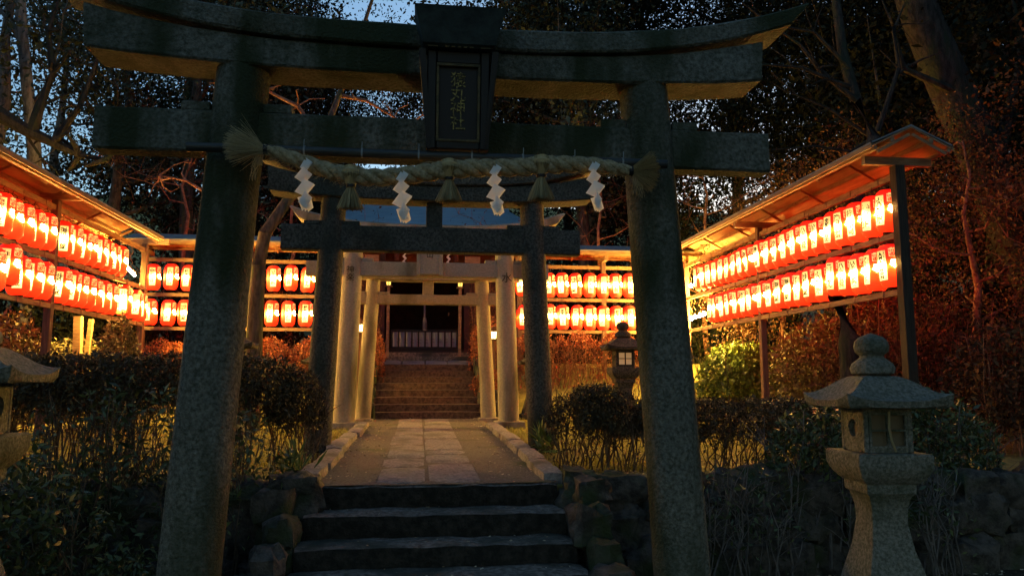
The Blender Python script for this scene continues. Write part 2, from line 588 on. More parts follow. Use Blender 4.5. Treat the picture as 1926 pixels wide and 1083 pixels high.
# the raised terrace, with the stair corridor left low
xs = [-60, -30, -20, -14, -10, -8, -6.5] + [-6 + 0.3 * i for i in range(17)] + [-0.9]
xs = sorted(set([round(x, 3) for x in xs]))
xr = [1.16] + [1.4 + 0.3 * i for i in range(17)] + [6.6, 8, 10, 14, 20, 30, 60]
allx = xs + xr
ys = [6.28] + [6.5 + 0.4 * i for i in range(30)] + [20, 24, 30, 40, 60, 90]
g = MB(); vs = []; fs = []
for j, y in enumerate(ys):
    for i, x in enumerate(allx):
        z = hill(x, y) + 0.03 * noise.noise((x * 1.3, y * 1.3, 0)) - (0.03 if y < 14.2 else 0)
        vs.append((x, y, z))
n = len(allx)
for j in range(len(ys) - 1):
    for i in range(n - 1):
        if allx[i] == -0.9 and allx[i + 1] == 1.16 and 13.6 < (ys[j] + ys[j + 1]) / 2 < 17.0:
            continue
        fs.append((j * n + i, j * n + i + 1, (j + 1) * n + i + 1, (j + 1) * n + i))
# front skirt down to the lower ground
for i in range(n - 1):
    a = len(vs)
    vs += [(allx[i], 6.28, -0.1), (allx[i + 1], 6.28, -0.1)]
    fs.append((a, a + 1, i + 1, i))
g.add(vs, fs)
struct('terrace_ground', g, M['lawn_soil'], True)

# dirt path and the double row of paving slabs
sl = 0.0179
zp = lambda y: 0.65 + sl * y
g = MB(); vs = []; fs = []
N = 30
for j in range(N + 1):
    y = 6.24 + (14.0 - 6.24) * j / N
    for i in range(9):
        x = -0.88 + 2.03 * i / 8
        vs.append((x, y, zp(y) + 0.004 + 0.008 * noise.noise((x * 3, y * 3, 2))))
for j in range(N):
    for i in range(8):
        a = j * 9 + i
        fs.append((a, a + 1, a + 10, a + 9))
g.add(vs, fs)
struct('path', g, M['path'], True)
g = MB()
for col, (xa, xb) in enumerate(((-0.335, 0.075), (0.09, 0.535))):
    y = 6.30
    k = 0
    cuts = [7.28, 8.0, 9.3, 10.6, 11.9, 13.0, 13.93] if col == 0 else [7.55, 8.3, 8.75, 10.1, 11.3, 12.4, 13.93]
    for c in cuts:
        jx = 0.018 * random.uniform(-1, 1)
        g.slab(xa + jx, xb + jx * 0.5, y, c - 0.009, zp(y) - 0.05, zp(y) + 0.018, 0.0035, 0.12, seed=k + col * 9, slope=sl)
        y = c
        k += 1
struct('paving_slabs', g, M['paving'], True)
# kerb stones each side of the path
g = MB()
for sgn, xa in ((-1, -0.98), (1, 1.06)):
    y = 6.35
    k = 0
    while y < 11.6:
        L = random.uniform(0.8, 1.2)
        jx = random.uniform(-0.02, 0.02)
        g.slab(xa + jx, xa + 0.19 + jx, y, y + L - 0.02, zp(y) - 0.1, zp(y) + 0.085 + random.uniform(-0.01, 0.015), 0.014, 0.11,
               seed=k + 40 * sgn, slope=sl)
        y += L
        k += 1
struct('kerb_stones', g, M['paving'], True)

# lower flight of stone steps
g = MB()
edges = [(6.20, 0.759), (5.87, 0.592), (5.54, 0.426), (5.21, 0.283), (4.88, 0.135)]
for k, (y, z) in enumerate(edges):
    y1 = 6.34 if k == 0 else edges[k - 1][0] + 0.06
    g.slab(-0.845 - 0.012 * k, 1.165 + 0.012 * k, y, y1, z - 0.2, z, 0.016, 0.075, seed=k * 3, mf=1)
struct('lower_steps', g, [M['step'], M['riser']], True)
# upper flight
g = MB()
for k in range(8):
    y = 14.0 + 0.3 * k
    z = 0.9 + 0.131 * (k + 1)
    g.slab(-0.88 + 0.006 * k, 1.18 - 0.006 * k, y, y + 0.4, z - 0.5, z, 0.008, 0.12, seed=k * 5)
for k in range(9):
    y = 13.95 + 0.3 * k
    for xa, xb in ((-1.12, -0.845), (1.145, 1.36)):
        g.slab(xa, xb, y, y + 0.36, 0.3, min(0.95 + 0.131 * (k + 0.3), 1.99), 0.02, 0.1, seed=k * 5 + 2)
g.box(-1.6, 1.9, 16.36, 17.6, 0.0, 1.79)
struct('upper_steps', g, M['step_brown'], True)
g = MB()
xa = -1.0
for i, L in enumerate((0.62, 0.52, 0.5, 0.66)):
    g.slab(xa, xa + L - 0.012, 16.42, 17.5, 1.75, 1.955, 0.006, 0.14, seed=i, slope=0.11)
    xa += L
struct('landing_slabs', g, M['paving'], True)
g = MB()
g.slab(-1.15, 1.45, 17.52, 18.5, 1.9, 2.17, 0.006, 0.2, seed=3)
g.slab(-1.6, 1.9, 18.5, 26, 1.9, 2.3, 0.004, 0.3, seed=5)
struct('shrine_podium', g, M['step'], True)

# ------------------------------------------------------------------ retaining walls of boulders
def boulder_wall(name, label, xs0, xs1, yf, zt, sgn, seed):
    rnd = random.Random(seed)
    g = MB()
    k = 0
    z = -0.05
    for row, h in enumerate((0.34, 0.3, 0.24)):
        x = xs0 + rnd.uniform(0, 0.15)
        while x < xs1:
            wd = rnd.uniform(0.2, 0.52)
            hh = h * rnd.uniform(0.85, 1.12)
            g.rock((x + wd / 2, yf + 0.13 + rnd.uniform(-0.05, 0.05) + row * 0.03, z + h / 2 + rnd.uniform(-.05, .03)), (wd * 1.16, 0.42, hh * rnd.uniform(1.15, 1.5)), seed + k, n=9, amp=0.42, sq=rnd.uniform(0.6, 0.9))
            x += wd
            k += 1
        z += h * 0.93
    # stones that step down beside the stairs
    ex = xs1 if sgn < 0 else xs0
    for (y, top) in ((6.22, 0.84), (6.0, 0.80), (5.72, 0.66), (5.42, 0.48), (5.12, 0.32)):
        z_ = 0.0
        while z_ < top - 0.08:
            hh = min(rnd.uniform(0.17, 0.3), top - z_ + 0.02)
            g.rock((ex + sgn * rnd.uniform(-0.03, 0.09), y + rnd.uniform(-.05, .05), z_ + hh / 2), (rnd.uniform(0.2, 0.3), rnd.uniform(0.28, 0.4), hh * 1.15), seed + k, n=8, amp=0.42, sq=0.7)
            z_ += hh * 0.92
            k += 3
    o = g.build(name, M['boulder'], None, True)
    tag(o, label, 'wall')
    return o


boulder_wall('boulder_wall', 'dark boulder retaining wall on the shrub side, near the left gate pillar', -7.5, -0.98, 6.02, 0.75, -1, 11)
boulder_wall('boulder_wall', 'dark boulder retaining wall behind the large stone lantern, right of the steps', 1.30, 9.0, 6.02, 0.75, 1, 57)
# rocks flanking the upper flight
for sx, lab in ((-1.03, 'pile of rocks edging the upper steps on their left side'), (1.33, 'pile of rocks edging the upper steps on their right side')):
    g = MB()
    for k in range(9):
        y = 14.0 + 0.3 * k
        z = hill(0, y)
        g.rock((sx + random.uniform(-0.06, 0.06), y, z + 0.08 + 0.03 * k), (0.36, 0.36, 0.46), 90 + k + int(sx * 9), n=8, amp=0.25)
    g.rock((sx, 14.05, 1.25), (0.34, 0.3, 0.34), 77, n=8)
    tag(g.build('rock_pile', M['boulder'], None, True), lab, 'rocks')


# ------------------------------------------------------------------ text
_txt = {}


def text_data(body, size, offset=0.0, res=2, spacing=0.95):
    cu = bpy.data.curves.new('txt', 'FONT')
    cu.body = '\n'.join(body)
    cu.size = size
    cu.align_x = 'CENTER'
    cu.space_line = spacing
    cu.offset = offset
    cu.resolution_u = res
    o = bpy.data.objects.new('txt', cu)
    C.objects.link(o)
    dg = bpy.context.evaluated_depsgraph_get()
    dg.update()
    me = bpy.data.meshes.new_from_object(o.evaluated_get(dg))
    V = [v.co.copy() for v in me.vertices]
    Fs = [tuple(p.vertices) for p in me.polygons]
    bpy.data.objects.remove(o)
    bpy.data.curves.remove(cu)
    bpy.data.meshes.remove(me)
    return V, Fs


def centred(V):
    if not V: return V
    zx = (max(v.x for v in V) + min(v.x for v in V)) / 2
    zy = (max(v.y for v in V) + min(v.y for v in V)) / 2
    return [Vector((v.x - zx, v.y - zy, 0)) for v in V]


# ------------------------------------------------------------------ torii
def curve_beam(mb, xc, half, yc, dep, z0, z1, lift0, lift1, ends=0.0, n=28, pw=3.0, ridge=0.0, seed=0):
    """beam along x with an upswept curve; ends > 0 slants the end faces outward at the top"""
    rings = []
    for i in range(n + 1):
        t = -1 + 2 * i / n
        lo = z0 + lift0 * abs(t) ** pw
        hi = z1 + lift1 * abs(t) ** pw
        x0 = xc + t * (half - ends)
        x1 = xc + t * half
        w = 0.006
        nz = lambda a, b: w * noise.noise((x0 * 3 + seed, a, b))
        c = 0.014
        rings.append([(x0, yc - dep / 2 + nz(1, 2), lo + c), (x0, yc - dep / 2 + c, lo + nz(4, 2)), (x0, yc + dep / 2 - c, lo), (x0, yc + dep / 2, lo + c),
                      (x1, yc + dep / 2, hi - c), (x1, yc + dep / 2 - c, hi), (x1, yc, hi + ridge), (x1, yc - dep / 2 + c, hi + nz(7, 1)),
                      (x1, yc - dep / 2 + nz(5, 5), hi - c)])
    mb.rings(rings)


def torii(name, label, Y, xc, ht, hb, r0, r1, zg, ztop, nk, sk, kk, m, wedge=True, kd=0.42, sd=0.34, nd=0.17, lift=0.33, strut=None, base=None, ox=0.0):
    """nk=(z0,z1,half) sk=(z0,z1,half) kk=(z1,half) strut half width"""
    T = thing(name, label, 'torii gate', (xc, Y, zg), 0, 'torii gates along the approach')
    L = lambda z: z - zg
    for sgn in (-1, 1):
        g = MB()
        pts = []; rad = []
        for k in range(25):
            t = k / 24
            z = -0.12 + (L(ztop) + 0.12) * t
            px = sgn * (hb + (ht - hb) * t)
            pts.append((px, 0, z)); rad.append(r0 + (r1 - r0) * t)
        seg = 28
        rings = []
        for p, r in zip(pts, rad):
            ring = []
            for i in range(seg):
                a = 2 * PI * i / seg
                rr = r * (1 + 0.018 * noise.noise((math.cos(a) * 1.5, math.sin(a) * 1.5 + sgn * 7, p[2] * 1.3 + Y)))
                ring.append((p[0] + rr * math.cos(a), rr * math.sin(a), p[2]))
            rings.append(ring)
        g.rings(rings)
        g.build('pillar', m, T, True)
        if base:
            b = MB()
            b.slab(sgn * hb - base[0], sgn * hb + base[0], -base[0], base[0], -0.15, L(base[1]), 0.01, 0.1, seed=Y + sgn)
            b.build('pillar_base', m, T, True)
        if wedge:
            for s2 in (-1, 1):
                b = MB()
                xw = sgn * (hb + (ht - hb) * (L(nk[1]) / L(ztop))) + s2 * (r1 + 0.085)
                zt = L(nk[1])
                b.box(xw - 0.09, xw + 0.09, -nd * 0.42, nd * 0.42, zt - 0.002, zt + 0.06 * (r1 / 0.17), bev=0.006)
                b.build('wedge', m, T, True)
    g = MB(); curve_beam(g, 0, nk[2], 0, nd, L(nk[0]), L(nk[1]), 0, 0, seed=Y); g.build('tie_beam', m, T, True)
    g = MB(); curve_beam(g, ox, sk[2], 0, sd, L(sk[0]), L(sk[1]) + 0.002, lift * 0.25, lift * 0.62, ends=0.02, seed=Y + 3); g.build('lower_lintel', m, T, True)
    g = MB(); curve_beam(g, ox, kk[1], 0, kd, L(sk[1]) + 0.004, L(kk[0]), lift * 1.0, lift * 1.05, ends=0.13, ridge=0.05, seed=Y + 5)
    g.build('top_lintel', m, T, True)
    if strut:
        g = MB(); g.box(-strut, strut, -nd * 0.4, nd * 0.4, L(nk[1]) + 0.001, L(sk[0]) - 0.001, bev=0.006); g.build('centre_strut', m, T, True)
    return T


T1 = torii('stone_torii', 'largest mossy stone torii gate at the front, hung with a straw rope', 4.9, 0.18, 1.36, 1.58, 0.187, 0.17, 0.0, 3.66,
           (3.05, 3.33, 2.24), (3.60, 3.775, 2.25), (3.93, 2.59), M['granite_moss'], strut=0.1, lift=0.315, ox=-0.065)
T2 = torii('stone_torii', 'dark weathered stone torii gate, second from the front, beside the clipped bush', 8.7, 0.15, 1.165, 1.28, 0.155, 0.142, 0.79, 3.70,
           (3.09, 3.385, 1.74), (3.68, 3.86, 1.9), (4.0, 2.15), M['granite_dark'], strut=0.095, lift=0.3)
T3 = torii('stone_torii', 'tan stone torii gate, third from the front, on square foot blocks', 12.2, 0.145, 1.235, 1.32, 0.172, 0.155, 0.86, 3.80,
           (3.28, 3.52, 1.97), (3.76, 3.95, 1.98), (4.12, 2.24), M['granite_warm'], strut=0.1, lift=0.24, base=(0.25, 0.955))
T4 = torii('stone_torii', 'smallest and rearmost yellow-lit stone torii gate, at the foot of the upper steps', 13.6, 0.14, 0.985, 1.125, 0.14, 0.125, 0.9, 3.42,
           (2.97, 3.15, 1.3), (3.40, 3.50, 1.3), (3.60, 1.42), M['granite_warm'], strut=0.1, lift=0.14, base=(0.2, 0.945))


def text_mesh(name, body, size, mt, parent, loc, rot=(PI / 2, 0, 0), off=0.0, spacing=0.95, depth=0.004, sx=1.0):
    V, Fs = text_data(body, size, off, 3, spacing)
    V = centred(V)
    g = MB()
    n = len(V)
    g.add([(v.x * sx, v.y, depth) for v in V], Fs)
    edge = {}
    for f in Fs:
        for i in range(len(f)):
            a, b = f[i], f[(i + 1) % len(f)]
            edge[(a, b)] = 1
    bd = [(a, b) for (a, b) in edge if (b, a) not in edge]
    g.add([(v.x * sx, v.y, depth) for v in V] + [(v.x * sx, v.y, -0.002) for v in V], [(b, a, a + n, b + n) for a, b in bd])
    return link(name, g.mesh(name, mt), parent, loc, rot)


# name plaque of the front gate
pl = bpy.data.objects.new('name_plaque', None)
C.objects.link(pl)
pl.parent = T1
pl.location = (0.04, -0.27, 3.06)
pl.scale = (0.84, 1, 0.775)
pl.rotation_euler = (math.radians(7), 0, 0)
g = MB()
g.box(-0.19, 0.19, -0.03, 0.05, 0.05, 0.78, bev=0.006)
g.box(-0.235, -0.165, -0.055, 0.05, 0.0, 0.80, bev=0.008)
g.box(0.165, 0.235, -0.055, 0.05, 0.0, 0.80, bev=0.008)
g.box(-0.165, 0.165, -0.05, 0.05, 0.0, 0.08, bev=0.008)
g.box(-0.165, 0.165, -0.05, 0.05, 0.70, 0.80, bev=0.008)
# flared outer cheeks
for s_ in (-1, 1):
    vs = [(s_ * 0.20, -0.06, 0.0), (s_ * 0.20, 0.04, 0.0), (s_ * 0.25, 0.05, 0.8), (s_ * 0.25, -0.08, 0.8),
          (s_ * 0.23, -0.05, 0.0), (s_ * 0.23, 0.04, 0.0), (s_ * 0.30, 0.05, 0.8), (s_ * 0.30, -0.08, 0.8)]
    g.add(vs, [(0, 1, 2, 3), (7, 6, 5, 4), (0, 3, 7, 4), (1, 5, 6, 2), (0, 4, 5, 1), (3, 2, 6, 7)])
g.build('plaque_frame', M['black'], pl)
g = MB()
vs = []
for (hw, y0, y1, z) in ((0.235, -0.10, 0.08, 0.805), (0.27, -0.13, 0.1, 0.83), (0.325, -0.19, 0.12, 1.07), (0.335, -0.20, 0.12, 1.10), (0.31, -0.14, 0.12, 1.125)):
    vs.append([(-hw, y0, z), (hw, y0, z), (hw, y1, z), (-hw, y1, z)])
g.rings(vs)
g.build('plaque_hood', M['hood'], pl)
g = MB()
for (a, b, c, d) in ((-0.165, 0.165, 0.675, 0.70), (-0.165, -0.145, 0.08, 0.675), (0.145, 0.165, 0.08, 0.675), (-0.165, 0.165, 0.06, 0.08)):
    g.box(a, b, -0.058, -0.03, c, d, bev=0.003)
for k in range(5):
    x = -0.09 + k * 0.045
    g.box(x - 0.014, x + 0.014, -0.112, -0.09, 0.806, 0.822)
g.box(-0.235, -0.16, -0.112, -0.09, 0.806, 0.828)
g.box(0.16, 0.235, -0.112, -0.09, 0.806, 0.828)
g.build('bronze_trim', M['bronze'], pl)
text_mesh('plaque_lettering', '猿丸神社', 0.135, M['gold'], pl, (0.0, -0.034, 0.40), spacing=0.86, sx=0.9)

# plaque on the third gate and inked writing on its pillars
g = MB()
g.box(-0.19, 0.19, -0.24, -0.18, 2.44, 2.83, bev=0.006)
g.box(-0.21, -0.16, -0.26, -0.18, 2.42, 2.86, bev=0.006)
g.box(0.16, 0.21, -0.26, -0.18, 2.42, 2.86, bev=0.006)
p3 = g.build('gate_plaque', M['granite_warm'], T3)
text_mesh('plaque_lettering', '山', 0.12, M['carving'], p3, (0.0, -0.242, 2.76))
text_mesh('inscription', '水', 0.18, M['carving'], T3, (1.262, -0.168, 2.42))
text_mesh('inscription', '神楽', 0.13, M['carving'], T3, (-1.262, -0.17, 2.45))

# ------------------------------------------------------------------ straw rope, tassels, frayed ends
rope_px = [(497, 281, .030), (530, 290, .040), (573, 306, .046), (620, 322, .050), (660, 331, .052), (710, 334, .052), (755, 331, .054), (800, 325, .055), (845, 319, .056),
           (890, 316, .055), (930, 316, .054), (975, 315, .055), (1018, 311, .056), (1070, 309, .052), (1118, 311, .048), (1150, 316, .044), (1186, 322, .032)]
RY = 4.56
rp = [(at(x, y, RY), r) for x, y, r in rope_px]
fine = []
for i in range(len(rp) - 1):
    for k in range(8):
        t = k / 8
        fine.append((rp[i][0].lerp(rp[i + 1][0], t), rp[i][1] * (1 - t) + rp[i + 1][1] * t))
fine.append(rp[-1])
RT = thing('straw_rope', 'thick twisted straw rope with tassels strung across the front torii gate', 'rope', tuple(at(845, 345, RY)))
org = RT.location.copy()
g = MB()
for st in range(3):
    pts = []; rad = []
    s_acc = 0
    prev = None
    for p, r in fine:
        if prev is not None: s_acc += (p - prev).length
        prev = p
        a = s_acc / 0.30 * 2 * PI + st * 2 * PI / 3
        rr = r * 0.50
        pts.append(p - org + Vector((0, math.cos(a) * rr, math.sin(a) * rr)))
        rad.append(r * 0.60)
    g.tube(pts, rad, 10)
# loose fibres along the rope
rnd = random.Random(3)
for k in range(700):
    i = rnd.randrange(len(fine) - 2)
    p, r = fine[i]
    a = rnd.uniform(0, 2 * PI)
    q = p - org + Vector((rnd.uniform(-.01, .01), math.cos(a) * r * 1.02, math.sin(a) * r * 1.02))
    e = q + Vector((rnd.uniform(-.06, .06), math.cos(a) * .014, math.sin(a) * .014 - 0.012))
    g.tube([q, (q + e) / 2 + Vector((0, 0, 0.004)), e], 0.0009, 3, cap=False)
g.build('rope', M['straw'], RT, True)


def fibres(mb, base, dirs_fn, n, L, r=0.0016, rnd=random):
    for k in range(n):
        o, d, l = dirs_fn(k)
        p0 = base + o
        p1 = p0 + d * l * 0.5 + Vector((rnd.uniform(-.004, .004), rnd.uniform(-.004, .004), 0))
        p2 = p0 + d * l + Vector((0, 0, -0.01 * l))
        mb.tube([p0, p1, p2], [r, r, r * 0.7], 3, cap=False)


for (x, ytop, ytie, ybot, wb) in ((660, 315, 350, 393, 22), (845, 303, 336, 379, 23), (1018, 296, 331, 376, 24)):
    pt = at(x, ytie, RY - 0.01) - org
    top = at(x, ytop, RY - 0.01) - org
    bot = at(x, ybot, RY - 0.01) - org
    half = wb / FPX * RY * 0.98
    g = MB()
    # saddle of straw over the rope
    rings = []
    Rz = (top.z - pt.z)
    for k in range(9):
        t = k / 8
        ww = 0.022 + 0.036 * math.sin(PI * min(t * 0.62, 0.5)) if t < 1 else 0.05
        dd = 0.024 + 0.052 * math.sin(PI * min(t * 0.62, 0.5))
        z = pt.z + Rz * t * 1.02
        if t > 0.85: ww *= 0.9; dd *= 0.8
        rings.append([(pt.x + ww * math.cos(2 * PI * i / 20) * (1 + .05 * math.sin(i * 7)), pt.y + dd * math.sin(2 * PI * i / 20) * (1 + .05 * math.cos(i * 5)), z) for i in range(20)])
    g.rings(rings)
    def df(k):
        a = rnd.uniform(0, 2 * PI); q = math.sqrt(rnd.random())
        o = Vector((math.cos(a) * 0.016 * q, math.sin(a) * 0.014 * q, 0))
        H = pt.z - bot.z
        d = Vector((math.cos(a) * q * half, math.sin(a) * q * half * 0.7, -H))
        l = d.length * rnd.uniform(0.93, 1.03)
        return o, d.normalized(), l
    fibres(g, pt, df, 420, 0.2, 0.0019, rnd)
    for k in range(160):
        a = rnd.uniform(0, 2 * PI)
        q0 = Vector((pt.x + math.cos(a) * .02, pt.y + math.sin(a) * .02, pt.z))
        q1 = Vector((pt.x + math.cos(a) * .058, pt.y + math.sin(a) * .075, pt.z + Rz * 0.55))
        q2 = Vector((pt.x + math.cos(a) * .054, pt.y + math.sin(a) * .055, pt.z + Rz * 1.0))
        g.tube([q0, q1, q2], 0.0017, 3, cap=False)
    ts = g.build('tassel', M['fibre'], RT)
    g = MB()
    g.tube([pt + Vector((0, 0, -0.008)), pt + Vector((0, 0, 0.008))], 0.03, 14)
    g.build('tie_cord', M['black'], ts)
# frayed ends
for (x, y, sx, spread, n, L, lean) in ((500, 282, -1, 0.5, 560, 0.235, 0.12), (1186, 322, 1, 0.62, 460, 0.185, 0.05)):
    base = at(x, y, RY) - org
    g = MB()
    def df(k):
        a = rnd.gauss(0, 1) * spread * 0.55 if sx < 0 else rnd.uniform(-0.85, 0.72)
        b = rnd.uniform(-0.55, 0.25)
        d = Vector((sx * math.cos(a), b, math.sin(a) + lean)).normalized()
        o = Vector((0, rnd.uniform(-.012, .012), rnd.uniform(-.018, .018)))
        return o, d, L * rnd.uniform(0.7, 1.08) if sx < 0 else L * rnd.uniform(0.9, 1.05)
    fibres(g, base, df, n, L, 0.0014, rnd)
    for k in range(40):
        o = Vector((sx * rnd.uniform(0, .05), rnd.uniform(-.02, .01), 0))
        g.tube([base + o, base + o + Vector((sx * rnd.uniform(0.0, .04), 0, -0.1)), base + o + Vector((sx * rnd.uniform(0, .06), 0, -0.17 * rnd.random() - .03))], 0.0011, 3, cap=False)
    fe = g.build('frayed_end', M['fibre'], RT)
    g = MB()
    g.tube([base - Vector((sx * 0.015, 0, 0)), base + Vector((sx * 0.012, 0, 0))], 0.034, 14)
    g.build('tie_cord', M['black'], fe)

# bamboo pole that carries the rope
a = at(352, 276, 4.63); b = at(1254, 309, 4.63)
bp = thing('bamboo_pole', 'long dark bamboo pole tied under the tie beam, behind the straw rope', 'pole', tuple(a))
g = MB()
g.tube([(0, 0, 0), b - a], 0.03, 14)
g.build('culm', M['bamboo'], bp, True)
for x in (470, 560, 665, 770, 870, 968, 1068, 1164):
    t = (x - 352) / (1254 - 352)
    p = (b - a) * t
    g = MB()
    g.tube([p - Vector((0.006, 0, 0)), p + Vector((0.006, 0, 0))], 0.0325, 14)
    g.tube([p + Vector((0, -0.031, -0.03)), p + Vector((0, -0.035, 0.02)), p + Vector((0.001, -0.03, 0.065))], 0.003, 5)
    g.build('culm_node', M['bamboo_node'], bp, True)

# zigzag paper streamers
shide_px = [
    ('zigzag white paper streamer nearest the left pillar of the front gate', 573, 305, [(575, 318, 0), (571, 347, 1), (575, 368, 0), (578, 392, 1)], 0.0),
    ('zigzag white paper streamer hanging lowest, between the first and middle tassels', 755, 328, [], 0.1),
    ('zigzag white paper streamer between the middle tassel and the third tassel', 930, 316, [], -0.05),
    ('zigzag white paper streamer nearest the right pillar of the front gate', 1116, 310, [], 0.05)]
for lab, x, y, _, tw in shide_px:
    p = at(x, y, RY - 0.075)
    T = thing('paper_streamer', lab, 'streamer', tuple(p), 0, 'paper streamers on the straw rope')
    T.rotation_euler = (0, 0, tw)
    g = MB()
    r2 = random.Random(int(x))
    s_ = 0.052
    cx, cz = 0.004, -0.03
    seqs = [((0.006, -0.012), 0.062, 0.044), ((0.0, -0.085), 0.092, 0.054), ((0.006, -0.162), 0.098, 0.058), ((0.016, -0.238), 0.072, 0.056)]
    for k, ((qx, qz), wd, hg) in enumerate(seqs):
        # each fold is a leaning parallelogram of paper, one tilted toward, the next away
        yaw_ = (0.45 if k % 2 else -0.35) + r2.uniform(-.15, .15)
        for lay in range(2):
            o = Vector((qx + r2.uniform(-.003, .003), -0.012 * k + 0.010 * lay, qz))
            A = Vector((-wd * 0.62, 0, -hg * 0.42)); B = Vector((wd * 0.05, 0, -hg * 0.95)) ; Cc = Vector((wd * 0.62, 0, hg * 0.30)); D = Vector((-wd * 0.05, 0, hg * 0.95))
            vs = []
            for q in (A, B, Cc, D):
                q = Matrix.Rotation(yaw_ + lay * 0.25, 3, 'Z') @ q
                vs.append(o + q)
            mid = (vs[0] + vs[2]) / 2 + Vector((0, -0.006, 0))
            g.add(vs + [mid], [(0, 1, 4), (1, 2, 4), (2, 3, 4), (3, 0, 4)])
    for lay in range(3):
        o = Vector((0.004 + lay * 0.016, -0.03 + 0.012 * lay, -0.262))
        g.add([o + Vector((-0.034, 0, 0.035)), o + Vector((-0.005, 0.004, -0.045)), o + Vector((0.026, -0.004, -0.02)), o + Vector((0.008, 0, 0.05))], [(0, 1, 2, 3)])
    g.build('folded_paper', M['paper'], T)
    g = MB()
    g.tube([(0, 0.0, 0.05), (0.002, -0.012, 0.03), (0.008, -0.004, 0.012)], 0.003, 5)
    g.tube([(-0.012, 0.0, 0.045), (-0.006, -0.012, 0.03), (0.004, -0.004, 0.012)], 0.003, 5)
    g.build('straw_loop', M['fibre'], T)

# ------------------------------------------------------------------ lanterns
LR, LH = 0.143, 0.54
prof = [(0.062, 0.0), (0.088, 0.004), (0.115, 0.03), (0.134, 0.07), (0.141, 0.12)]
nb = 15
for k in range(nb):
    z = 0.13 + (0.42 - 0.13) * k / (nb - 1)
    prof.append((LR + 0.0 * k - (0.0045 if k % 2 else 0), z))
prof += [(0.140, 0.43), (0.132, 0.47), (0.112, 0.508), (0.085, 0.532), (0.062, 0.538)]
g = MB(); g.lathe(prof, 18)
me_body = g.mesh('lantern_body', M['lantern'], 2)
g = MB(); g.lathe([(0.064, 0.526), (0.068, 0.528), (0.068, 0.548), (0.05, 0.55)], 16)
me_cap = g.mesh('top_ring', M['black'], True)
g = MB(); g.lathe([(0.05, -0.012), (0.066, -0.011), (0.066, 0.008), (0.05, 0.01)], 16)
me_bot = g.mesh('bottom_ring', M['black'], True)
g = MB()
g.tube([(-0.06, 0, 0.54), (-0.05, 0, 0.585), (-0.015, 0, 0.61), (0.015, 0, 0.61), (0.05, 0, 0.585), (0.06, 0, 0.54)], 0.0035, 4, cap=False)
g.tube([(0.0, 0, 0.545), (0.012, 0.01, 0.58), (-0.006, 0.0, 0.61), (0.012, -0.01, 0.64), (0.0, 0, 0.66)], 0.0045, 4, cap=False)
me_hook = g.mesh('hanging_wire', M['wire'], True)


def wrap(x, z, r, th0):
    th = th0 + x / r
    return (r * math.sin(th), -r * math.cos(th), z)


def label_mesh(txt, small):
    """paper strip glued on the lantern with brush writing"""
    g = MB()
    r = LR + 0.003
    th0 = -0.12
    n = 6
    vs = []
    w_ = 0.116
    for j, z in enumerate((0.085, 0.20, 0.32, 0.455)):
        for i in range(n + 1):
            vs.append(wrap(-w_ / 2 + w_ * i / n, z, r, th0))
    fs = [(j * (n + 1) + i, j * (n + 1) + i + 1, (j + 1) * (n + 1) + i + 1, (j + 1) * (n + 1) + i) for j in range(3) for i in range(n)]
    g.add(vs, fs, 0)
    nchar = len(txt)
    size = min(0.082, 0.335 / (nchar * 1.0))
    V, Fs = text_data(txt, size * 1.08, 0.0030, 1, 0.86)
    V = centred(V)
    if V:
        zext = max(v.y for v in V) - min(v.y for v in V)
        sc = min(1.35, 0.33 / zext)
        xext = max(v.x for v in V) - min(v.x for v in V)
        scx = min(1.3, 0.092 / xext)
        sh = -0.008 if small else 0
        g.add([wrap(v.x * scx + sh, 0.27 + v.y * sc, r + 0.0015, th0) for v in V], Fs, 1)
    if small:
        V, Fs = text_data(small, 0.026, 0.0006, 1, 0.9)
        V = centred(V)
        g.add([wrap(v.x + 0.041, 0.385 + v.y, r + 0.0016, th0) for v in V], Fs, 1)
    return g.mesh('name_strip', [M['label_paper'], M['ink']])


writings = [('AMAIMON', 'うまいもん処'), ('アトスとエレナ', 'カフェ'), ('いその注染', None), ('杉本タクシー', None), ('中川啓一', '宇治'), ('大杉幸', None), ('濱田酒造', '宇治'), ('村上サト子', None),
            ('須川一郎', '山城'), ('八木小児科', None), ('三宅正', '木津'), ('さかい寺田', None), ('田崎甲蔵', '井手'), ('中京のアトリエ', None), ('大村文吉', None), ('酒房大蔵', '伏見'), ('ニコちゃん', None), ('井上寿司', None)]
LABELS = [label_mesh(a, b) for a, b in writings]
g = MB()
r = LR + 0.004
ths = 0.92
ring = []
for i in range(40):
    a = 2 * PI * i / 40
    rr = 0.045 * (1 + 0.16 * math.cos(5 * a + 1.57))
    ring.append(wrap(rr * math.cos(a), 0.285 + rr * 1.05 * math.sin(a), r, ths))
g.add(ring + [wrap(0, 0.285, r + 0.001, ths)], [(i, (i + 1) % 40, 40) for i in range(40)])
ring = []
for i in range(24):
    a = 2 * PI * i / 24
    ring.append(wrap(0.035 + 0.04 * math.cos(a), 0.25 + 0.024 * math.sin(a), r + 0.0004, ths))
g.add(ring, [tuple(range(24))])
me_crest = g.mesh('flower_crest', M['crest_paper'])
g = MB()
V, Fs = text_data('献', 0.095, 0.012, 1)
V = centred(V)
g.add([wrap(v.x, 0.42 + v.y, r - 0.001, ths) for v in V], Fs, 0)
V, Fs = text_data('献', 0.092, -0.0012, 1)
V = centred(V)
g.add([wrap(v.x, 0.42 + v.y, r + 0.001, ths) for v in V], Fs, 1)
me_char = g.mesh('offering_character', [M['char_paper'], M['ink']])
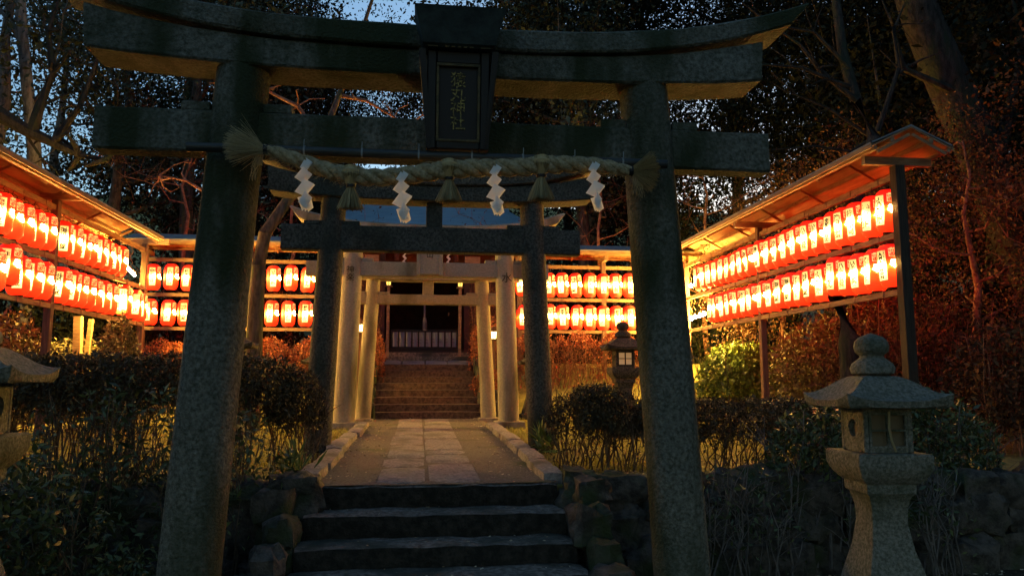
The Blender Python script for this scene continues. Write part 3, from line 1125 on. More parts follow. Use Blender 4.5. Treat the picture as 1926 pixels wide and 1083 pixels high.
# the crest side repeats on the back
ORD = ['first', 'second', 'third', 'fourth', 'fifth', 'sixth', 'seventh', 'eighth', 'ninth', 'tenth', 'eleventh', 'twelfth', 'thirteenth', 'fourteenth', 'fifteenth',
       'sixteenth', 'seventeenth', 'eighteenth', 'nineteenth', 'twentieth', 'twenty-first', 'twenty-second', 'twenty-third', 'twenty-fourth']
_lk = [0]


def lantern(x, y, z, rz, where, group, wi=None, dz=0.0):
    k = _lk[0]; _lk[0] += 1
    r3 = random.Random(k * 31 + 5)
    wi = (k * 7 + 3) % len(LABELS) if wi is None else wi
    t = thing('paper_lantern', f'red paper lantern reading {writings[wi][0]}, {where}', 'paper lantern', (x, y, z + dz + r3.uniform(-0.012, 0.012)), rz + r3.uniform(-0.26, 0.26), group)
    t.rotation_euler[0] = r3.uniform(-0.05, 0.05)
    t.rotation_euler[1] = r3.uniform(-0.05, 0.05)
    link('lantern_body', me_body, t)
    link('top_ring', me_cap, t)
    link('bottom_ring', me_bot, t)
    link('hanging_wire', me_hook, t)
    link('name_strip', LABELS[wi], t)
    link('flower_crest', me_crest, t)
    link('offering_character', me_char, t)
    return t


ZU, ZL = 3.43, 2.735
RX, LX = 5.8, -5.3
rot_r = -math.radians(72)
rot_l = math.radians(27)
ry_up = [8.5 + 0.308 * k for k in range(12)] + [12.28 + 0.305 * k for k in range(9)]
ry_lo = [8.48 + 0.308 * k for k in range(12)] + [12.26 + 0.305 * k for k in range(7)]
GR = 'red paper lanterns on the right wing rack'
for k, y in enumerate(ry_up):
    lantern(RX - 0.01, y, ZU + 0.002 * k * 0, rot_r, f'{ORD[k]} from the near post, upper row, right wing', GR, (5 if k == 0 else None))
for k, y in enumerate(ry_lo):
    lantern(RX - 0.01, y, ZL, rot_r, f'{ORD[k]} from the near post, lower row, right wing', GR, {0: 0, 1: 1}.get(k), dz=(0.05 if k == 4 else 0))
GL = 'red paper lanterns on the left wing rack'
ly_up = [13.75 - 0.3 * k for k in range(8)] + [11.15 - 0.295 * k for k in range(6)]
ly_lo = [14.86, 14.58, 14.08] + [13.45 - 0.3 * k for k in range(7)] + [11.13 - 0.295 * k for k in range(6)]
for k, y in enumerate(ly_up):
    lantern(LX, y, ZU - 0.01, rot_l, f'{ORD[k]} out from the back corner, upper row, left wing', GL, {10: 3, 12: 13}.get(k))
for k, y in enumerate(ly_lo):
    lantern(LX, y, ZL - 0.01, rot_l + (0.2 if k == 2 else 0), f'{ORD[k]} out from the back corner, lower row, left wing', GL, dz=(0.09 if k == 13 else (0.04 if k == 2 else 0)))
GB = 'red paper lanterns on the back rack left of the steps'
BY = 16.1
for k in range(11):
    x = -5.5 + 0.346 * k
    lantern(x, BY, ZU + 0.03, 0.0 + 0.12, f'{ORD[k]} from the corner, upper row, left back rack', GB, {7: 2, 0: 4}.get(k), dz=(0.02 if k == 8 else (-0.035 if k == 10 else 0)))
for k in range(11):
    x = -5.5 + 0.346 * k
    lantern(x - 0.02, BY, ZL - 0.01, 0.12, f'{ORD[k]} from the corner, lower row, left back rack', GB, {0: 9, 1: 10, 2: 12}.get(k))
GB2 = 'red paper lanterns on the back rack right of the steps'
for k in range(12):
    x = 5.55 - 0.302 * k
    lantern(x, BY, ZU + 0.0, -0.14, f'{ORD[k]} from the corner, upper row, right back rack', GB2, {9: 5}.get(k))
for k in range(12):
    x = 5.55 - 0.302 * k
    lantern(x, BY, ZL - 0.02, -0.14, f'{ORD[k]} from the corner, lower row, right back rack', GB2)


# bare bulbs and a tube lamp
def bulb(x, y, z, lab, ztop, tube=False):
    t = thing('tube_lamp' if tube else 'bare_bulb', lab, 'lamp', (x, y, z), 0, None if tube else 'bare bulbs on the wing racks')
    g = MB()
    if tube:
        g.tube([(0, -0.22, 0.05), (0, 0.22, -0.05)], 0.022, 10)
        g.build('glass', M['bulb'], t, True)
        g = MB(); g.beam((0, -0.23, 0.09), (0, 0.23, -0.01), 0.05, 0.03); g.build('holder', M['black'], t)
    else:
        g.lathe([(0.004, -0.045), (0.022, -0.04), (0.036, -0.018), (0.036, 0.0), (0.026, 0.022), (0.014, 0.04)], 12)
        g.build('glass', M['bulb'], t, True)
        g = MB(); g.lathe([(0.016, 0.04), (0.018, 0.045), (0.018, 0.085), (0.008, 0.09)], 10); g.build('socket', M['black'], t)
    g = MB()
    H = ztop - z
    g.tube([(0, 0, 0.08), (0.03, 0.02, H * 0.35), (-0.02, 0.0, H * 0.55), (0.025, 0.02, H * 0.8), (0, 0, H)], 0.005, 5)
    g.build('cable', M['rail'], t)


for y, lab in ((15.28, 'bare bulb, upper of the right wing, nearest the corner post'), (15.02, 'bare bulb, upper of the right wing, beside the last lantern')):
    bulb(RX - 0.03, y, 3.62, lab, 4.08)
for i, y in enumerate((15.3, 15.1, 14.8, 14.6)):
    bulb(RX - 0.03, y, 2.93 + 0.01 * i, f'bare bulb, lower row of the right wing, {ORD[i]} from the corner post', 3.34)
bulb(LX, 13.74, 2.87, 'bare bulb in the lower row of the left wing, between lanterns', 3.34)
bulb(LX, 14.3, 3.60, 'glowing white tube lamp hung near the corner of the left wing', 4.05, True)


# ------------------------------------------------------------------ racks
def rack(name, label, A, B, posts, inner, zb_posts, gap_hooks=0.31, eave=0.5, ze=4.38, zr=4.60, post_w=0.1, dark_first=False, roof_ext=(0.3, 0.3), pm=None):
    """open timber rack with a small board roof; inner = unit vector toward the courtyard"""
    A = Vector(A); B = Vector(B)
    d = (B - A).normalized()
    L = (B - A).length
    inn = Vector(inner)
    T = thing(name, label, 'lantern rack', (A.x, A.y, 0))
    o = Vector((A.x, A.y, 0))
    for i, s in enumerate(posts):
        p = A + d * s - o
        z0 = zb_posts(A + d * s)
        g = MB()
        w_ = post_w * (1.25 if (i == 0 and dark_first) else 1)
        a = p + inn * 0.0
        g.box(a.x - w_ / 2, a.x + w_ / 2, a.y - w_ / 2, a.y + w_ / 2, z0 - 0.1, 4.22, bev=0.006)
        g.build('post', M['post'] if not (pm and i in pm) else pm[i], T)
        g = MB()
        ext = eave - 0.06
        g.beam(p - inn * ext + Vector((0, 0, 4.27)), p + inn * ext + Vector((0, 0, 4.27)), 0.07, 0.1)
        g.build('bracket_arm', M['rail'], T)
    ps = list(posts)
    segs = [(ps[i], ps[i + 1]) for i in range(len(ps) - 1)]
    if posts[0] > 0.3: segs.insert(0, (0, posts[0]))
    for (z, h_, dep, off) in ((4.10, 0.075, 0.045, 0.0), (3.365, 0.07, 0.05, -0.03), (2.665, 0.07, 0.05, -0.02)):
        g = MB()
        for a_, b_ in segs:
            pa = A + d * (a_ + post_w / 2 + 0.002) - o; pb = A + d * (b_ - post_w / 2 - 0.002) - o
            g.beam(pa - inn * off + Vector((0, 0, z)), pb - inn * off + Vector((0, 0, z)), dep, h_)
            # small hooks and straps
            n = int((b_ - a_) / 0.55)
            for q in range(n):
                pp = pa.lerp(pb, (q + 0.5) / n) + inn * (dep / 2 - off + 0.004) + Vector((0, 0, z))
                g.beam(pp + Vector((0, 0, h_ / 2 + 0.02)), pp - Vector((0, 0, h_ / 2 + 0.01)), 0.008, 0.008, up=(1, 0, 0))
        g.build('rail', M['rail'], T)
    # roof: two board slopes on purlins
    pa = A - d * roof_ext[0] - o; pb = B + d * roof_ext[1] - o
    def roofsheet(z_off, th, e, mb, mi=0, nn=0):
        for sg in (-1, 1):
            e0a = pa + inn * sg * e + Vector((0, 0, ze + z_off)); e0b = pb + inn * sg * e + Vector((0, 0, ze + z_off))
            r0a = pa + Vector((0, 0, zr + z_off)); r0b = pb + Vector((0, 0, zr + z_off))
            up = Vector((0, 0, th))
            mb.add([e0a, e0b, r0b, r0a, e0a + up, e0b + up, r0b + up, r0a + up],
                   [(0, 1, 2, 3), (4, 7, 6, 5), (0, 4, 5, 1), (1, 5, 6, 2), (3, 2, 6, 7), (0, 3, 7, 4)], mi)
    R = bpy.data.objects.new('roof', None)
    C.objects.link(R); R.parent = T
    g = MB()
    roofsheet(0.0, 0.02, eave, g)
    g.build('roof_boards', M['board'], R)
    g = MB()
    roofsheet(0.024, 0.02, eave + 0.035, g)
    g.build('roof_cover', M['roof_metal'], R)
    g = MB()
    for sg in (-1, 1):
        q = inn * sg * (eave - 0.03) + Vector((0, 0, ze - 0.022))
        g.beam(pa + q, pb + q, 0.035, 0.045)
        q = inn * sg * (eave * 0.5) + Vector((0, 0, (ze + zr) / 2 - 0.03))
        g.beam(pa + q, pb + q, 0.05, 0.055)
        q = inn * sg * (eave + 0.02) + Vector((0, 0, ze + 0.012))
        g.beam(pa + q, pb + q, 0.02, 0.07)
    g.build('purlin', M['rail'], R)
    n = int((pb - pa).length / 1.2)
    for k in range(n + 1):
        g = MB()
        p = pa.lerp(pb, (k + 0.02) / (n + 0.04))
        for sg in (-1, 1):
            g.beam(p + inn * sg * (eave - 0.06) + Vector((0, 0, ze - 0.062)), p + inn * sg * 0.02 + Vector((0, 0, zr - 0.075)), 0.035, 0.035)
        g.build('rafter', M['rail'], R)
    return T


zb = lambda p: hill(p.x, p.y)
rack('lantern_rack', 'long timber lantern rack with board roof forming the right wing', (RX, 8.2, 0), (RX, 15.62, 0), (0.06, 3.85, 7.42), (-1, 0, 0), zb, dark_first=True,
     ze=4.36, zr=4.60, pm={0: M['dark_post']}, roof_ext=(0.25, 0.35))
rack('lantern_rack', 'long timber lantern rack with board roof forming the left wing', (LX, 7.6, 0), (LX, 15.0, 0), (0.06, 3.8, 7.38), (1, 0, 0), zb, ze=4.22, zr=4.46, roof_ext=(0.25, -0.6))
rack('lantern_rack', 'timber lantern rack behind the stone gates, left of the upper steps', (-5.72, BY, 0), (-1.75, BY, 0), (0.06, 1.95, 3.9), (0, -1, 0), zb, ze=4.42, zr=4.60, eave=0.42, roof_ext=(0.2, 0.1))
rack('lantern_rack', 'timber lantern rack behind the stone gates, right of the upper steps', (2.1, BY, 0), (6.0, BY, 0), (0.06, 1.95, 3.84), (0, -1, 0), zb, ze=4.38, zr=4.56, eave=0.42, roof_ext=(0.1, 0.2))
# props seen behind the left wing
g = MB()
g.beam(at(148, 595, 14) , at(150, 662, 14) - Vector((0, 0, 1.0)), 0.12, 0.12)
tag(g.build('support_post', M['rail']), 'square yellow-lit timber post standing below the left wing rack', 'post')
g = MB()
g.beam(at(172, 600, 14.2), at(160, 662, 14.2) - Vector((0, 0, 0.7)), 0.07, 0.07)
tag(g.build('leaning_prop', M['rail']), 'thin timber prop leaning beside the square post under the left wing', 'prop')
# plain boards at the inner ends of the back racks
g = MB(); g.box(-2.02, -1.6, 15.98, 16.0, 3.7, 4.08); tag(g.build('end_board', M['rail']), 'plain board closing the inner end of the left back rack', 'board')
g = MB(); g.box(1.9, 2.65, 15.98, 16.0, 3.72, 4.06); tag(g.build('end_board', M['rail']), 'plain board closing the inner end of the right back rack', 'board')


# ------------------------------------------------------------------ stone lanterns
def sq_ring(h, z, n=6, lift=0.0, ang=0.0):
    out = []
    for sdx in range(4):
        for i in range(n):
            t = -1 + 2 * i / n
            x, y = t * h, -h
            a = sdx * PI / 2
            xx = x * math.cos(a) - y * math.sin(a); yy = x * math.sin(a) + y * math.cos(a)
            out.append((xx, yy, z + lift * abs(t) ** 3))
    return out


def stone_lantern(label, loc, rz, S=1.0, zs=None, lit=False, m=None, strap=False):
    T = thing('stone_lantern', label, 'stone lantern', loc, rz, 'stone lanterns beside the approach')
    m = m or M['granite_dark']
    # shaft with flared foot
    g = MB()
    rg = []
    for (h, z) in ((0.30, 0.0), (0.295, 0.12), (0.24, 0.14), (0.175, 0.40), (0.135, 0.55), (0.112, 0.70), (0.115, 0.80), (0.135, 0.875), (0.155, 0.895), (0.158, 0.955)):
        rg.append(sq_ring(h, z, 4))
    g.rings(rg); g.build('shaft', m, T, True)
    g = MB()
    g.rings([sq_ring(0.165, 0.957, 6), sq_ring(0.2, 0.99, 6), sq_ring(0.228, 1.04, 6), sq_ring(0.236, 1.07, 6), sq_ring(0.236, 1.135, 6), sq_ring(0.226, 1.145, 6)])
    g.build('platform', m, T, True)
    # fire box: four corner posts and walls
    g = MB()
    b = 0.157
    z0, z1 = 1.147, 1.425
    for sx in (-1, 1):
        for sy in (-1, 1):
            g.box(sx * b - (0.032 if sx > 0 else 0), sx * b + (0.032 if sx < 0 else 0), sy * b - (0.032 if sy > 0 else 0), sy * b + (0.032 if sy < 0 else 0), z0, z1, bev=0.004)
    g.box(-b + 0.034, b - 0.034, -b + 0.004, -b + 0.03, z0, z0 + 0.025)
    g.box(-b + 0.034, b - 0.034, -b + 0.004, -b + 0.03, z1 - 0.025, z1)
    g.box(-b + 0.034, b - 0.034, b - 0.03, b - 0.004, z0, z1)
    # side walls with a round hole
    for sx in (-1, 1):
        N_ = 24
        x0 = sx * (b - 0.003); cz = (z0 + z1) / 2 + 0.01; rr = 0.058
        ring = [(x0, rr * math.cos(2 * PI * i / N_), cz + rr * math.sin(2 * PI * i / N_)) for i in range(N_)]
        ring2 = [(x0 - sx * 0.03, p[1], p[2]) for p in ring]
        hw = b - 0.033; hz = (z1 - z0) / 2; mz = (z0 + z1) / 2
        outer = []
        for i in range(N_):
            a = 2 * PI * i / N_
            ca, sa = math.cos(a), math.sin(a)
            k = min(hw / abs(ca) if abs(ca) > 1e-6 else 9, hz / abs(sa) if abs(sa) > 1e-6 else 9)
            outer.append((x0, ca * k, mz + sa * k))
        g.add(ring + outer + ring2, [(i, (i + 1) % N_, N_ + (i + 1) % N_, N_ + i) for i in range(N_)] +
              [(i, 2 * N_ + i, 2 * N_ + (i + 1) % N_, (i + 1) % N_) for i in range(N_)])
        g.box(min(x0 - sx * 0.03, x0 - sx * 0.034), max(x0 - sx * 0.03, x0 - sx * 0.034), -hw, hw, z0 + .001, z1 - .001)
    bx = g.build('fire_box', m, T)
    for sx in (-1, 1):
        g = MB()
        x0 = sx * (b - 0.0325)
        ring = [(x0, 0.012 + 0.034 * math.cos(2 * PI * i / 20), 1.29 + 0.04 * math.sin(2 * PI * i / 20)) for i in range(20)]
        g.add(ring, [tuple(range(20))])
        g.build('moon_panel', M['pane_dark'], bx)
    # lattice window in front
    g = MB()
    fw = b - 0.034
    for (a, c, e, f) in ((-fw, fw, z0 + .026, z0 + .042), (-fw, fw, z1 - .042, z1 - .026), (-fw, -fw + .016, z0 + .042, z1 - .042), (fw - .016, fw, z0 + .042, z1 - .042),
                         (-0.009, 0.009, z0 + .042, z1 - .042), (-fw + .016, -0.009, (z0 + z1) / 2 - .006, (z0 + z1) / 2 + .006), (0.009, fw - .016, (z0 + z1) / 2 - .006, (z0 + z1) / 2 + .006)):
        g.box(a, c, -b - 0.002, -b + 0.016, e, f)
    wf = g.build('window_frame', M['dark_post'] if lit else m, T)
    g = MB()
    g.box(-fw + .002, fw - .002, -b + 0.040, -b + 0.044, z0 + .028, z1 - .028)
    g.build('window_pane', M['sl_pane'] if lit else M['pane_dark'], wf)
    if strap:
        g = MB()
        g.tube([(0.0, -b - 0.02, z1 - 0.02), (-0.012, -b - 0.035, z1 - 0.12), (0.002, -b - 0.03, z1 - 0.2), (0.03, -b - 0.02, z0 + 0.01)], 0.008, 6)
        g.build('bamboo_strip', M['fibre'], T, True)
    # roof
    g = MB()
    h = 0.325
    rg = [sq_ring(0.15, 1.427, 8), sq_ring(h - 0.02, 1.43, 8, 0.0), sq_ring(h, 1.434, 8, 0.03), sq_ring(h + 0.008, 1.474, 8, 0.048)]
    for t in (0.1, 0.2, 0.32, 0.45, 0.58, 0.7, 0.8, 0.9, 0.97, 1.0):
        hh = h * (1 - t) + 0.095 * t
        z = 1.474 + 0.158 * (0.35 * t + 0.65 * math.sin(t * PI / 2) ** 2.2)
        rg.append(sq_ring(hh, z, 8, 0.046 * (1 - t) ** 1.6))
    g.rings(rg); g.build('roof', m, T, True)
    g = MB()
    g.lathe([(0.095, 1.632), (0.13, 1.648), (0.138, 1.68), (0.125, 1.712), (0.095, 1.735), (0.075, 1.752), (0.075, 1.765), (0.102, 1.79), (0.108, 1.825), (0.1, 1.86), (0.075, 1.885), (0.035, 1.902), (0.006, 1.912)], 24)
    g.build('finial', m, T, True)
    T.scale = (S, S, S)
    return T


M['lantern_stone'] = mat('lantern_stone', (0.09, 0.095, 0.07), 0.9, (0.22, 0.215, 0.18), 50, 9, 0.8, 60, c3=(0.04, 0.055, 0.025), s3=2.6, lo3=0.5, hi3=0.66)
stone_lantern('large mossy stone lantern beside the front gate, a bamboo strip across its window', (2.975, 4.62, 0.0), math.radians(-6), 1.0, strap=True, m=M['lantern_stone'])
stone_lantern('stone lantern cut by the picture edge, left of the front gate', (-2.50, 4.55, 0.13), math.radians(5), 1.02, m=M['lantern_stone'])
stone_lantern('small dark stone lantern with a lit lattice window behind the right bush', (2.92, 10.5, 0.80), math.radians(-3), 0.865, lit=True)
stone_lantern('small dark stone lantern mostly hidden behind the left front pillar', (-2.50, 10.5, 0.80), math.radians(3), 0.865)
stone_lantern('stone lantern half hidden behind the right pillar of the second gate', (2.15, 14.3, 0.88), 0, 0.72)
stone_lantern('stone lantern half hidden behind the left pillar of the second gate', (-1.92, 14.3, 0.88), 0, 0.72)


# ------------------------------------------------------------------ small lamp posts by the rear gate and shrine
def lamp_post(label, x, y, zt, zg, house=True, hot=True, wood='post'):
    T = thing('lamp_post', label, 'lamp', (x, y, zg), 0, 'lamp posts by the upper steps')
    H = zt - zg
    g = MB()
    g.box(-0.035, 0.035, -0.035, 0.035, 0, H - 0.2, bev=0.004)
    g.box(-0.09, 0.09, -0.09, 0.09, H - 0.198, H - 0.175)
    g.build('post', M[wood], T)
    g = MB()
    w_ = 0.062
    g.rings([[(-w_ * .82, -w_ * .82, H - 0.173), (w_ * .82, -w_ * .82, H - 0.173), (w_ * .82, w_ * .82, H - 0.173), (-w_ * .82, w_ * .82, H - 0.173)],
             [(-w_, -w_, H - 0.03), (w_, -w_, H - 0.03), (w_, w_, H - 0.03), (-w_, w_, H - 0.03)]])
    sh = g.build('lamp_shade', M['lamp_pane_hot'] if hot else M['lamp_pane'], T)
    g = MB()
    for sy in (-1, 1):
        g = MB()
        for sx in (-1, 0, 1):
            g.beam((sx * w_ * .84, sy * w_ * .85, H - 0.175), (sx * w_ * 1.02, sy * w_ * 1.03, H - 0.03), 0.011, 0.011)
        g.beam((-w_ * .86, sy * w_ * .86, H - 0.168), (w_ * .86, sy * w_ * .86, H - 0.168), 0.01, 0.01)
        g.build('lamp_frame', M['shrine_wood'], sh)
    g = MB()
    if house:
        g.add([(-0.11, -0.1, H - 0.03), (0.11, -0.1, H - 0.03), (0, -0.1, H + 0.07), (-0.11, 0.1, H - 0.03), (0.11, 0.1, H - 0.03), (0, 0.1, H + 0.07),
               (-0.11, -0.1, H - 0.015), (0.11, -0.1, H - 0.015), (0, -0.1, H + 0.09), (-0.11, 0.1, H - 0.015), (0.11, 0.1, H - 0.015), (0, 0.1, H + 0.09)],
              [(0, 2, 5, 3), (2, 1, 4, 5), (6, 9, 11, 8), (8, 11, 10, 7), (0, 6, 8, 2), (2, 8, 7, 1), (3, 5, 11, 9), (5, 4, 10, 11), (0, 3, 9, 6), (1, 7, 10, 4), (0, 1, 2), (3, 5, 4)])
    else:
        g.box(-0.075, 0.075, -0.075, 0.075, H - 0.03, H)
    g.build('lamp_roof', M['post'], T)
    return T


lamp_post('little house-shaped lamp glowing between the two rear left gate pillars', -1.16, 14.9, 2.72, 1.0)
lamp_post('little house-shaped lamp glowing between the two rear right gate pillars', 1.47, 14.9, 2.60, 1.0)
lamp_post('square yellow lamp on the left post of the shrine entrance', -0.745, 17.7, 4.0, 2.1, False, False, 'rail')
lamp_post('square yellow lamp on the right post of the shrine entrance', 0.945, 17.7, 3.99, 2.1, False, False, 'rail')

# ------------------------------------------------------------------ shrine building
S = thing('shrine_hall', 'dark wooden shrine hall with a blue-grey roof at the head of the steps', 'shrine', (0.2, 21, 2.3))
o = Vector((0.2, 21, 2.3))


def sbox(g, x0, x1, y0, y1, z0, z1, **k):
    g.box(x0 - o.x, x1 - o.x, y0 - o.y, y1 - o.y, z0 - o.z, z1 - o.z, **k)


g = MB()
sbox(g, -2.4, -1.0, 20.2, 24, 2.3, 5.3)
sbox(g, 1.25, 2.8, 20.2, 24, 2.3, 5.3)
sbox(g, -2.4, 2.8, 24, 24.1, 2.3, 5.3)
g.build('wall', M['shrine_wood'], S)
g = MB()
for x in (-0.98, 1.22):
    sbox(g, x - 0.07, x + 0.07, 19.5, 19.64, 2.3, 4.95, bev=0.008)
g.build('porch_post', M['shrine_wood'], S)
g = MB()
sbox(g, -1.9, 2.3, 19.46, 19.66, 4.95, 5.12)
for x in (-0.62, 0.92):
    sbox(g, x - 0.06, x + 0.06, 19.42, 19.455, 4.72, 4.98)
g.build('cross_beam', M['shrine_red'], S)
g = MB()
sbox(g, -2.3, 2.7, 20.0, 20.2, 4.6, 5.3)
g.build('lintel_panel', M['shrine_red'], S)
# curved roof, ridge along x
g = MB()
rgs = []
n = 24
for i in range(n + 1):
    t = -1 + 2 * i / n
    x = 0.2 + t * 2.75
    xr_ = 0.2 + t * 2.35
    lf = 0.10 * abs(t) ** 4
    rgs.append([(x - o.x, 18.75 - o.y, 5.36 + lf - o.z), (x - o.x, 18.75 - o.y, 5.46 + lf - o.z), (x * .97 + .006 - o.x, 19.9 - o.y, 5.86 + lf - o.z), (xr_ - o.x, 21.2 - o.y, 6.50 - o.z),
                (xr_ - o.x, 22.6 - o.y, 7.35 - o.z), (xr_ - o.x, 24.6 - o.y, 6.4 - o.z), (x - o.x, 26.2 - o.y, 5.5 + lf - o.z), (x - o.x, 26.2 - o.y, 5.4 + lf - o.z)])
g.rings(rgs)
rf = g.build('roof', M['shrine_roof'], S)
g = MB()
for k in range(34):
    x = -2.4 + 5.2 * k / 33
    g.beam((x - o.x, 18.82 - o.y, 5.33 - o.z), (x - o.x, 20.2 - o.y, 5.38 - o.z), 0.04, 0.05)
g.build('eave_rafter', M['shrine_red'], rf)
# notice panels under the eave
for (x0, x1, tip) in ((-1.5, -1.08, -1), (1.15, 1.55, 1)):
    g = MB()
    sbox(g, x0, x1, 19.3, 19.33, 4.62, 4.83)
    g.build('side_panel', M['rail'], S)
# offertory fence with a draped cloth behind
g = MB()
sbox(g, -0.72, 1.0, 19.2, 19.25, 2.86, 2.90)
sbox(g, -0.72, 1.0, 19.2, 19.25, 2.40, 2.46)
for k in range(11):
    x = -0.70 + 1.68 * k / 10
    sbox(g, x - 0.02, x + 0.02, 19.202, 19.248, 2.46, 2.86)
sbox(g, -0.85, 1.13, 19.15, 19.45, 2.3, 2.38)
g.build('fence', M['black'], S)
g = MB()
vs = []
nx = 60
for j in range(9):
    for i in range(nx + 1):
        x = -0.68 + 1.62 * i / nx
        vs.append((x - o.x, 19.34 + 0.02 * math.sin(i * 1.1 + j * .4) - o.y, 2.44 + 0.40 * j / 8 - o.z))
g.add(vs, [(j * (nx + 1) + i, j * (nx + 1) + i + 1, (j + 1) * (nx + 1) + i + 1, (j + 1) * (nx + 1) + i) for j in range(8) for i in range(nx)])
for b_ in range(9):
    xx = -0.58 + 0.172 * b_
    for q in range(2):
        g.beam((xx - o.x, 19.305 - o.y, 2.58 + 0.08 * q - o.z), (xx + 0.1 - o.x, 19.305 - o.y, 2.56 + 0.08 * q + (0.02 if b_ > 4 else -0.0) - o.z), 0.004, 0.022, mi=1)
g.build('draped_cloth', [M['cloth'], M['cloth_stripe']], S)
g = MB()
pc = at(799, 560, 19.0) - o; pe = at(799, 598, 19.0) - o; pq = at(799, 622, 19.0) - o
g.tube([pc + Vector((0, 0, 1.0)), pc, pe], 0.028, 8)
g.tube([pe, pe.lerp(pq, .5), pq], [0.045, 0.06, 0.05], 8)
g.build('bell_rope', M['bark_pale'], S)
g = MB()
for k in range(20):
    t = k / 19
    pass
pts = [Vector((-0.85 + 2.1 * t - o.x, 19.36 - o.y, 5.02 - 0.13 * (1 - abs(((t * 4) % 2) - 1)) - o.z)) for t in [i / 40 for i in range(41)]]
g.tube(pts, 0.025, 6)
g.build('small_straw_rope', M['straw'], S)
for x in (-0.42, 0.0, 0.35, 0.72):
    g = MB()
    for k in range(5):
        dx = 0.03 if k % 2 else -0.03
        g.add([(x + dx - 0.03 - o.x, 19.33 - o.y, 4.95 - 0.07 * k - o.z), (x + dx + 0.03 - o.x, 19.33 - o.y, 4.97 - 0.07 * k - o.z),
               (x - dx + 0.03 - o.x, 19.32 - o.y, 4.90 - 0.07 * k - o.z), (x - dx - 0.03 - o.x, 19.32 - o.y, 4.88 - 0.07 * k - o.z)], [(0, 1, 2, 3)])
    g.build('paper_streamer', M['paper'], S)
# side fence line running off behind the back rack (dark)

# ------------------------------------------------------------------ vegetation
rng = np.random.default_rng(5)


def shrub(name, label, cat, c, size, n_leaf, leaf, mleaf, mtwig, n_stem=40, shape='dome', seed=0, stem_r=0.006, crown_from=0.0, group=None, ratio=0.45, shell=0.5, hgt=None, up=None, bare=0.0):
    """c = base centre, size = (x, y, z). stems fan out from the base, leaves fill the crown volume"""
    rg = np.random.default_rng(seed)
    rd = random.Random(seed)
    T = thing(name, label, cat, c, 0, group)
    sx, sy, sz = size
    g = MB()
    tips = []
    for k in range(n_stem):
        bx_, by_ = rd.uniform(-.38, .38) * sx, rd.uniform(-.3, .3) * sy
        tx = bx_ + rd.uniform(-.3, .3) * min(sx, 0.9); ty = by_ + rd.uniform(-.25, .25) * sy
        p = Vector((bx_, by_, -0.03)); q = Vector((max(-sx / 2, min(sx / 2, tx)), ty, sz * rd.uniform(.6, .96)))
        pts = [p]
        for i in range(1, 6):
            t = i / 5
            pts.append(p.lerp(q, t) + Vector((rd.uniform(-.035, .035), rd.uniform(-.035, .035), rd.uniform(-.02, .02))))
        r_ = stem_r * rd.uniform(.7, 1.5)
        g.tube(pts, [r_ * (1 - .11 * i) for i in range(6)], 4, cap=False)
        for b_ in range(5):
            i = rd.randrange(2, 5)
            s0 = pts[i]
            e = s0 + Vector((rd.uniform(-.2, .2), rd.uniform(-.2, .2), rd.uniform(.05, .28))) * min(1, sz)
            m_ = s0.lerp(e, .5) + Vector((rd.uniform(-.02, .02), 0, .02))
            g.tube([s0, m_, e], [r_ * .5, r_ * .4, r_ * .25], 3, cap=False)
            tips.append(e)
    g.build('stems', mtwig, T)
    # leaves
    m_ = n_leaf * 5
    u = rg.uniform(-1, 1, (m_, 3))
    u[:, 2] = rg.uniform(0, 1, m_)
    if shape == 'dome':
        rr = np.sqrt(u[:, 0] ** 2 + u[:, 1] ** 2 + (np.clip((u[:, 2] - 0.45) / 0.55, 0, 1)) ** 2)
        ok = rr < 1
    else:
        e = 6
        rr = (np.abs(u[:, 0]) ** (14) + np.abs(u[:, 1]) ** e + (np.clip((u[:, 2] - 0.5) / 0.5, 0, 1)) ** e) ** (1 / e)
        ok = rr < 1
    keep = rg.uniform(size=m_) < (1 - shell + shell * rr ** 3)
    dens = np.clip((u[:, 2] - crown_from + 0.08) / 0.16, bare, 1)
    keep &= rg.uniform(size=m_) < dens
    # clumping
    f = np.array([noise.noise((a * 2.2 * sx / .8 + seed, b * 2 * sy, c_ * 2.2 * sz)) for a, b, c_ in u[:, :]]) if m_ < 150000 else np.zeros(m_)
    keep &= (f > -0.22)
    P = u[ok & keep][:n_leaf]
    wob = np.array([1 + 0.07 * noise.noise((a * 3 * sx + seed, b * 3, c_ * 3)) for a, b, c_ in P])
    P = P * np.array([sx / 2, sy / 2, sz]) * wob[:, None]
    link('foliage', leaves('foliage', P, leaf, mleaf, seed, ratio=ratio, up=up), T)
    return T


# clipped hedges on the terrace edge
shrub('hedge', 'clipped dark hedge with bare lower stems behind the left front pillar', 'hedge', (-2.75, 7.25, 0.76), (3.2, 0.85, 1.07), 30000, 0.036, M['leaf_hedge'], M['twig'], 120, 'box', 21, 0.007, 0.56, shell=.3, bare=0.012)
shrub('hedge', 'low clipped hedge between the right front pillar and the large stone lantern', 'hedge', (3.55, 7.2, 0.76), (3.0, 0.9, 0.66), 20000, 0.034, M['leaf_hedge'], M['twig'], 170, 'box', 22, 0.006, 0.42, shell=.3, bare=0.03)
shrub('clipped_bush', 'rounded clipped bush with bare stems at the right end of the path', 'bush', (1.72, 7.15, 0.76), (1.02, 0.95, 0.82), 13000, 0.03, M['leaf_hedge'], M['twig'], 60, 'dome', 23, 0.007, 0.45, shell=.3, bare=0.03)
shrub('clipped_bush', 'rounded clipped bush ending the left hedge beside the path', 'bush', (-1.18, 7.45, 0.76), (0.6, 0.8, 0.98), 9000, 0.03, M['leaf_hedge'], M['twig'], 30, 'dome', 24, 0.006, 0.45, shell=.3, bare=0.02)
